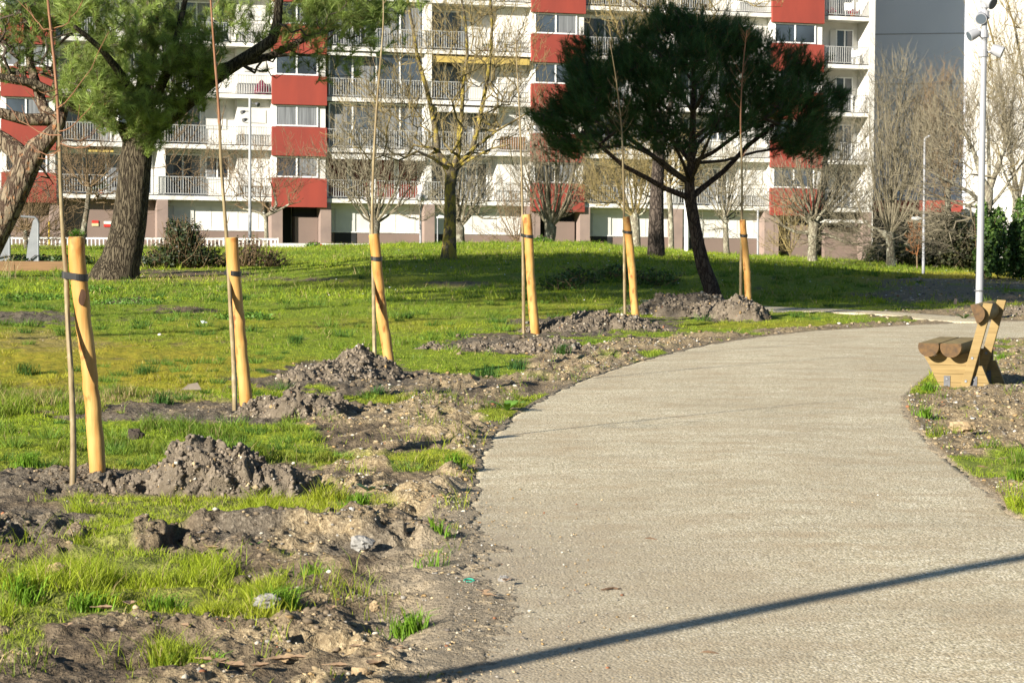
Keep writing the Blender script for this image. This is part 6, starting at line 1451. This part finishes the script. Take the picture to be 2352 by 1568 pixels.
p_ = at(177, 538, 96); root = empty('dwarf_pine', (p_.x, 96, -.3), 'small round bright green pine bush seen just above the nearest stake', 'shrub')
v = rs.normal(size=(90, 3)); v /= np.linalg.norm(v, axis=1)[:, None]; P = np.array(p_) + v * np.array([.26, .26, .13]) * 1.0; P[:, 2] += .02; D = v + np.array([0, 0, .7]); D /= np.linalg.norm(D, axis=1)[:, None]
V, Fq, C = needles(P, D, 40, .13, .016, .4, (.10, .22, .03), .3); mesh_obj('crown', V, Fq, M['needle'], root, cols=C); MB().tube([(p_.x, 96, -.6), (p_.x, 96, p_.z)], [.06, .03], 8).build('trunk', M['pinelimb'], root)
hd = [eb(x, y, 88, rx, ry, 1.4) for x, y, rx, ry in [(2120, 560, 60, 60), (2180, 545, 60, 65), (2235, 560, 50, 70), (2150, 590, 90, 35), (2070, 575, 45, 45), (2215, 590, 70, 30), (2010, 590, 25, 35)]]
leafy('hedge', (hd[0][0], 88, -1), hd, 15000, .07, [(.035, .045, .018), (.05, .055, .022), (.025, .03, .014), (.09, .085, .035)], 'dark mass of evergreen hedge behind the slim street lamp', cat='hedge', twigs=35, tocore=.45)
iv = [(.075, .14, .025), (.05, .10, .02), (.11, .18, .035), (.03, .06, .015)]
leafy('ivy_column', hit(2275, 628), [eb(2262, 600, 62.5, 28, 42, .45), eb(2270, 545, 62.5, 26, 50, .4), eb(2290, 520, 62.8, 22, 45, .4), eb(2256, 490, 62.6, 14, 30, .3), eb(2298, 590, 62.8, 22, 45, .4)], 6500, .045, iv, 'dense ivy climbing the trunk just right of the spotlight post', cat='ivy', twigs=8, tocore=.7)
leafy('ivy_column', hit(2335, 634), [eb(2338, 600, 63.5, 34, 42, .5), eb(2345, 545, 63.5, 30, 55, .45), eb(2322, 560, 63.4, 18, 45, .4), eb(2350, 490, 63.6, 22, 40, .4), eb(2385, 580, 63.6, 34, 60, .5)], 8000, .045, iv, 'dense ivy mass at the right edge of the picture', cat='ivy', twigs=8, tocore=.7)
# weeds along the crest of the lawn
for k, (px, py, w_, h_, n) in enumerate([(1240, 556, 30, 12, 700), (1345, 562, 30, 8, 500), (780, 568, 40, 8, 500), (720, 566, 20, 10, 300)]):
    p_ = at(px, py, 92); leafy('weed_clump', (p_.x, 92, .2), [(p_.x, 92, p_.z, w_ * 92 / F, .4, h_ * 92 / F)], n, .05, [(.10, .20, .02), (.07, .14, .02)], ['leafy green weeds at the foot of the pale tree right of the fourth stake', 'green weeds on the lawn crest left of the fifth stake', 'green weeds at the low white wall, left of the third stake', 'small weeds in front of the low white wall below the red panel'][k], cat='weeds', twigs=25)
# rank dark weeds in the shaded bank
for k, (px, py) in enumerate([(1330, 650), (1420, 640), (1510, 655), (1290, 665)]):
    b_ = hit(px, py); leafy('weed_clump', b_, [(b_.x, b_.y, b_.z + .12, .55, .3, .22)], 420, .04, [(.07, .12, .03), (.05, .09, .02)], ['weeds on the shaded bank between the fourth and fifth stakes, left of the others', 'weeds on the shaded bank just left of the fifth stake', 'weeds on the shaded bank below the dark trunk', 'weeds at the shaded bank foot right of the fourth stake'][k], cat='weeds', twigs=14)
# weeds in the sunny left lawn
for k, (px, py, L) in enumerate([(90, 690, .5), (300, 700, .45), (200, 670, .4), (560, 735, .3)]):
    b_ = hit(px, py); leafy('weed_clump', b_, [(b_.x, b_.y, b_.z + .05, L * 1.6, .35, .09)], 800, .022, [(.08, .17, .02), (.12, .22, .03)], ['broad patch of leafy weeds at the left edge of the lawn', 'leafy weeds right of the knot hole stake', 'leafy weeds left behind the nearest stake', 'leafy weeds just right of the second stake on the lawn'][k], cat='weeds', stem=False)
# coarse tufts of long grass
def tussock(px, py, h, n, label, col=(.13, .24, .02), name='grass_tuft', spread=1.0, wd=.006):
    b_ = hit(px, py); x = b_.x + rs.normal(size=n) * h * .35 * spread; y = b_.y + rs.normal(size=n) * h * .3 * spread; z = T(x, y) + detail(x, y) - .01
    a = rs.rand(n) * 6.28; L = h * (.5 + .7 * rs.rand(n)); ln = L * (.3 + .8 * rs.rand(n)); t_ = np.stack([np.cos(a), np.sin(a)], -1)
    P0 = np.stack([x, y, z], -1); P1 = P0 + np.stack([t_[:, 0] * ln * .35, t_[:, 1] * ln * .35, L * .7], -1); P2 = P0 + np.stack([t_[:, 0] * ln, t_[:, 1] * ln, L * .85], -1)
    sd_ = np.stack([-np.sin(a + rs.rand(n)), np.cos(a), 0 * a], -1) * wd / 2
    V = np.stack([P0 - sd_, P0 + sd_, P1 + sd_ * .8, P1 - sd_ * .8, P2], 1).reshape(-1, 3); i0 = np.arange(n)[:, None] * 5; Fq = np.concatenate([i0 + np.array([[0, 1, 2]]), i0 + np.array([[0, 2, 3]]), i0 + np.array([[3, 2, 4]])])
    c = np.array(col) * (.6 + .8 * rs.rand(n))[:, None]; o = mesh_obj(name, V, Fq, M['grass'], cols=np.repeat(c, 5, 0)); return tag(o, label, 'grass tuft')
TU = [(940, 1435, .11, 170, 'lone bright grass tuft between clods in the foreground, left of the path edge'), (1045, 1085, .10, 150, 'bright grass tuft on the verge close to the left path edge'), (980, 1300, .12, 45, 'thin spreading grass tuft on the dug ridge near the path'),
      (730, 1310, .11, 120, 'grass tuft below the dug ridge in the foreground'), (200, 1390, .10, 160, 'foreground grass tuft at the left, under the left ridge'), (640, 1385, .12, 220, 'wide foreground grass tuft left of the clods'), (380, 1395, .10, 150, 'middle foreground grass tuft beside the smooth grey stone'),
      (490, 1515, .07, 60, 'small grass tuft low in the foreground soil'), (395, 1500, .07, 60, 'small grass tuft near the bottom, left of another'), (820, 1170, .10, 130, 'grass tuft right of the foot of the nearest soil heap'), (50, 1380, .11, 120, 'grass tuft at the lower left edge'),
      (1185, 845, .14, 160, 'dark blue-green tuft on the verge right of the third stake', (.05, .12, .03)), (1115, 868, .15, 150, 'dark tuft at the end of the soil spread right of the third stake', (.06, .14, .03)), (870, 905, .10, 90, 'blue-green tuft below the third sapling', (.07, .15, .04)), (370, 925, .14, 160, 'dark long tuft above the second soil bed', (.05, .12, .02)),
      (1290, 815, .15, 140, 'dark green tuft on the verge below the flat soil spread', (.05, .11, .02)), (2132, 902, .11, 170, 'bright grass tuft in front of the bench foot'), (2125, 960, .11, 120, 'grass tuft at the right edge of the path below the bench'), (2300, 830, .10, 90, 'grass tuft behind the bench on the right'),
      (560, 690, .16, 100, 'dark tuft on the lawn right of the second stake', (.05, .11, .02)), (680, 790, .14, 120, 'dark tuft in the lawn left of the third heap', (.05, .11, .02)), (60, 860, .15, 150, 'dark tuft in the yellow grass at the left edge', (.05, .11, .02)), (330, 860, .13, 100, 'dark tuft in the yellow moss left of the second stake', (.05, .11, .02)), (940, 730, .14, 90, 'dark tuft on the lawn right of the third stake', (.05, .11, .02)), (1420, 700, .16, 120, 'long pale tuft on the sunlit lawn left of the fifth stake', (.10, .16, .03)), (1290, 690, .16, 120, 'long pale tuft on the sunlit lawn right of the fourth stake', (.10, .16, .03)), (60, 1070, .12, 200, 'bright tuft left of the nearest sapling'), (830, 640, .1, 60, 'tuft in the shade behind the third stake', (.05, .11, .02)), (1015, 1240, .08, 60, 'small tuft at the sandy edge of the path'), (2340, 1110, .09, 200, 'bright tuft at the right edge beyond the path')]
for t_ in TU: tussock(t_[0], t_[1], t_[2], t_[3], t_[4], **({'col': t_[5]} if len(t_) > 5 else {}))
tussock(15, 640, .75, 26, 'tall dry straw stalks at the left edge before the beam', (.34, .27, .15), 'dry_grass', .5, .012)
# broad leaf weed in the foreground, two-leaf seedling by the path
def rosette(px, py, L, n, label, col=(.14, .27, .04)):
    b_ = hit(px, py); V = []; Fc = []; 
    for k in range(n):
        a = 6.28 * k / n + rnd.uniform(-.3, .3); c, s_ = math.cos(a), math.sin(a); w_ = L * .16
        for q, (u, ww, z) in enumerate([(0, .15, .01), (.35, 1, .25), (.7, .9, .38), (1, .05, .35)]):
            for e in (-1, 1): V.append((b_.x + c * u * L - e * s_ * w_ * ww, b_.y + s_ * u * L + e * c * w_ * ww, b_.z + z * L + .01))
        o = k * 8; Fc += [(o, o + 1, o + 3, o + 2), (o + 2, o + 3, o + 5, o + 4), (o + 4, o + 5, o + 7, o + 6)]
    V = np.array(V); o = mesh_obj('broadleaf_weed', V, Fc, M['leaf'], cols=np.tile(np.array(col), (len(V), 1)), smooth=True); return tag(o, label, 'weed')
rosette(660, 1192, .13, 4, 'broad-leaved weed in the bright foreground grass'); rosette(1165, 945, .20, 7, 'rosette weed on the verge near the left path edge'); rosette(2215, 735, .2, 5, 'upright two-leaved weed between the two paths', (.06, .12, .02)); rosette(850, 1135, .13, 5, 'dark small weed right of the nearest soil heap', (.07, .13, .05)); rosette(575, 1262, .08, 4, 'small weed on the dug ridge')
# daisies and scattered white flecks on the far lawn
k = 110; x = rs.rand(k) * 22 - 4; y = 42 + rs.rand(k) * 38; Zf, zf = zone_at(x, y); V = []; Fc = []
for a, b2, c in zip(x, y, zf):
    o = len(V); 
    for q in range(5): V.append((a + .022 * math.cos(q * 1.256), b2 + .022 * math.sin(q * 1.256), c + .07))
    V.append((a, b2, c + .08)); Fc += [(o + q, o + (q + 1) % 5, o + 5) for q in range(5)]
o = mesh_obj('daisies', np.array(V), Fc, M['frame']); tag(o, 'tiny white daisies dotted over the far lawn', 'daisies', kind='stuff')
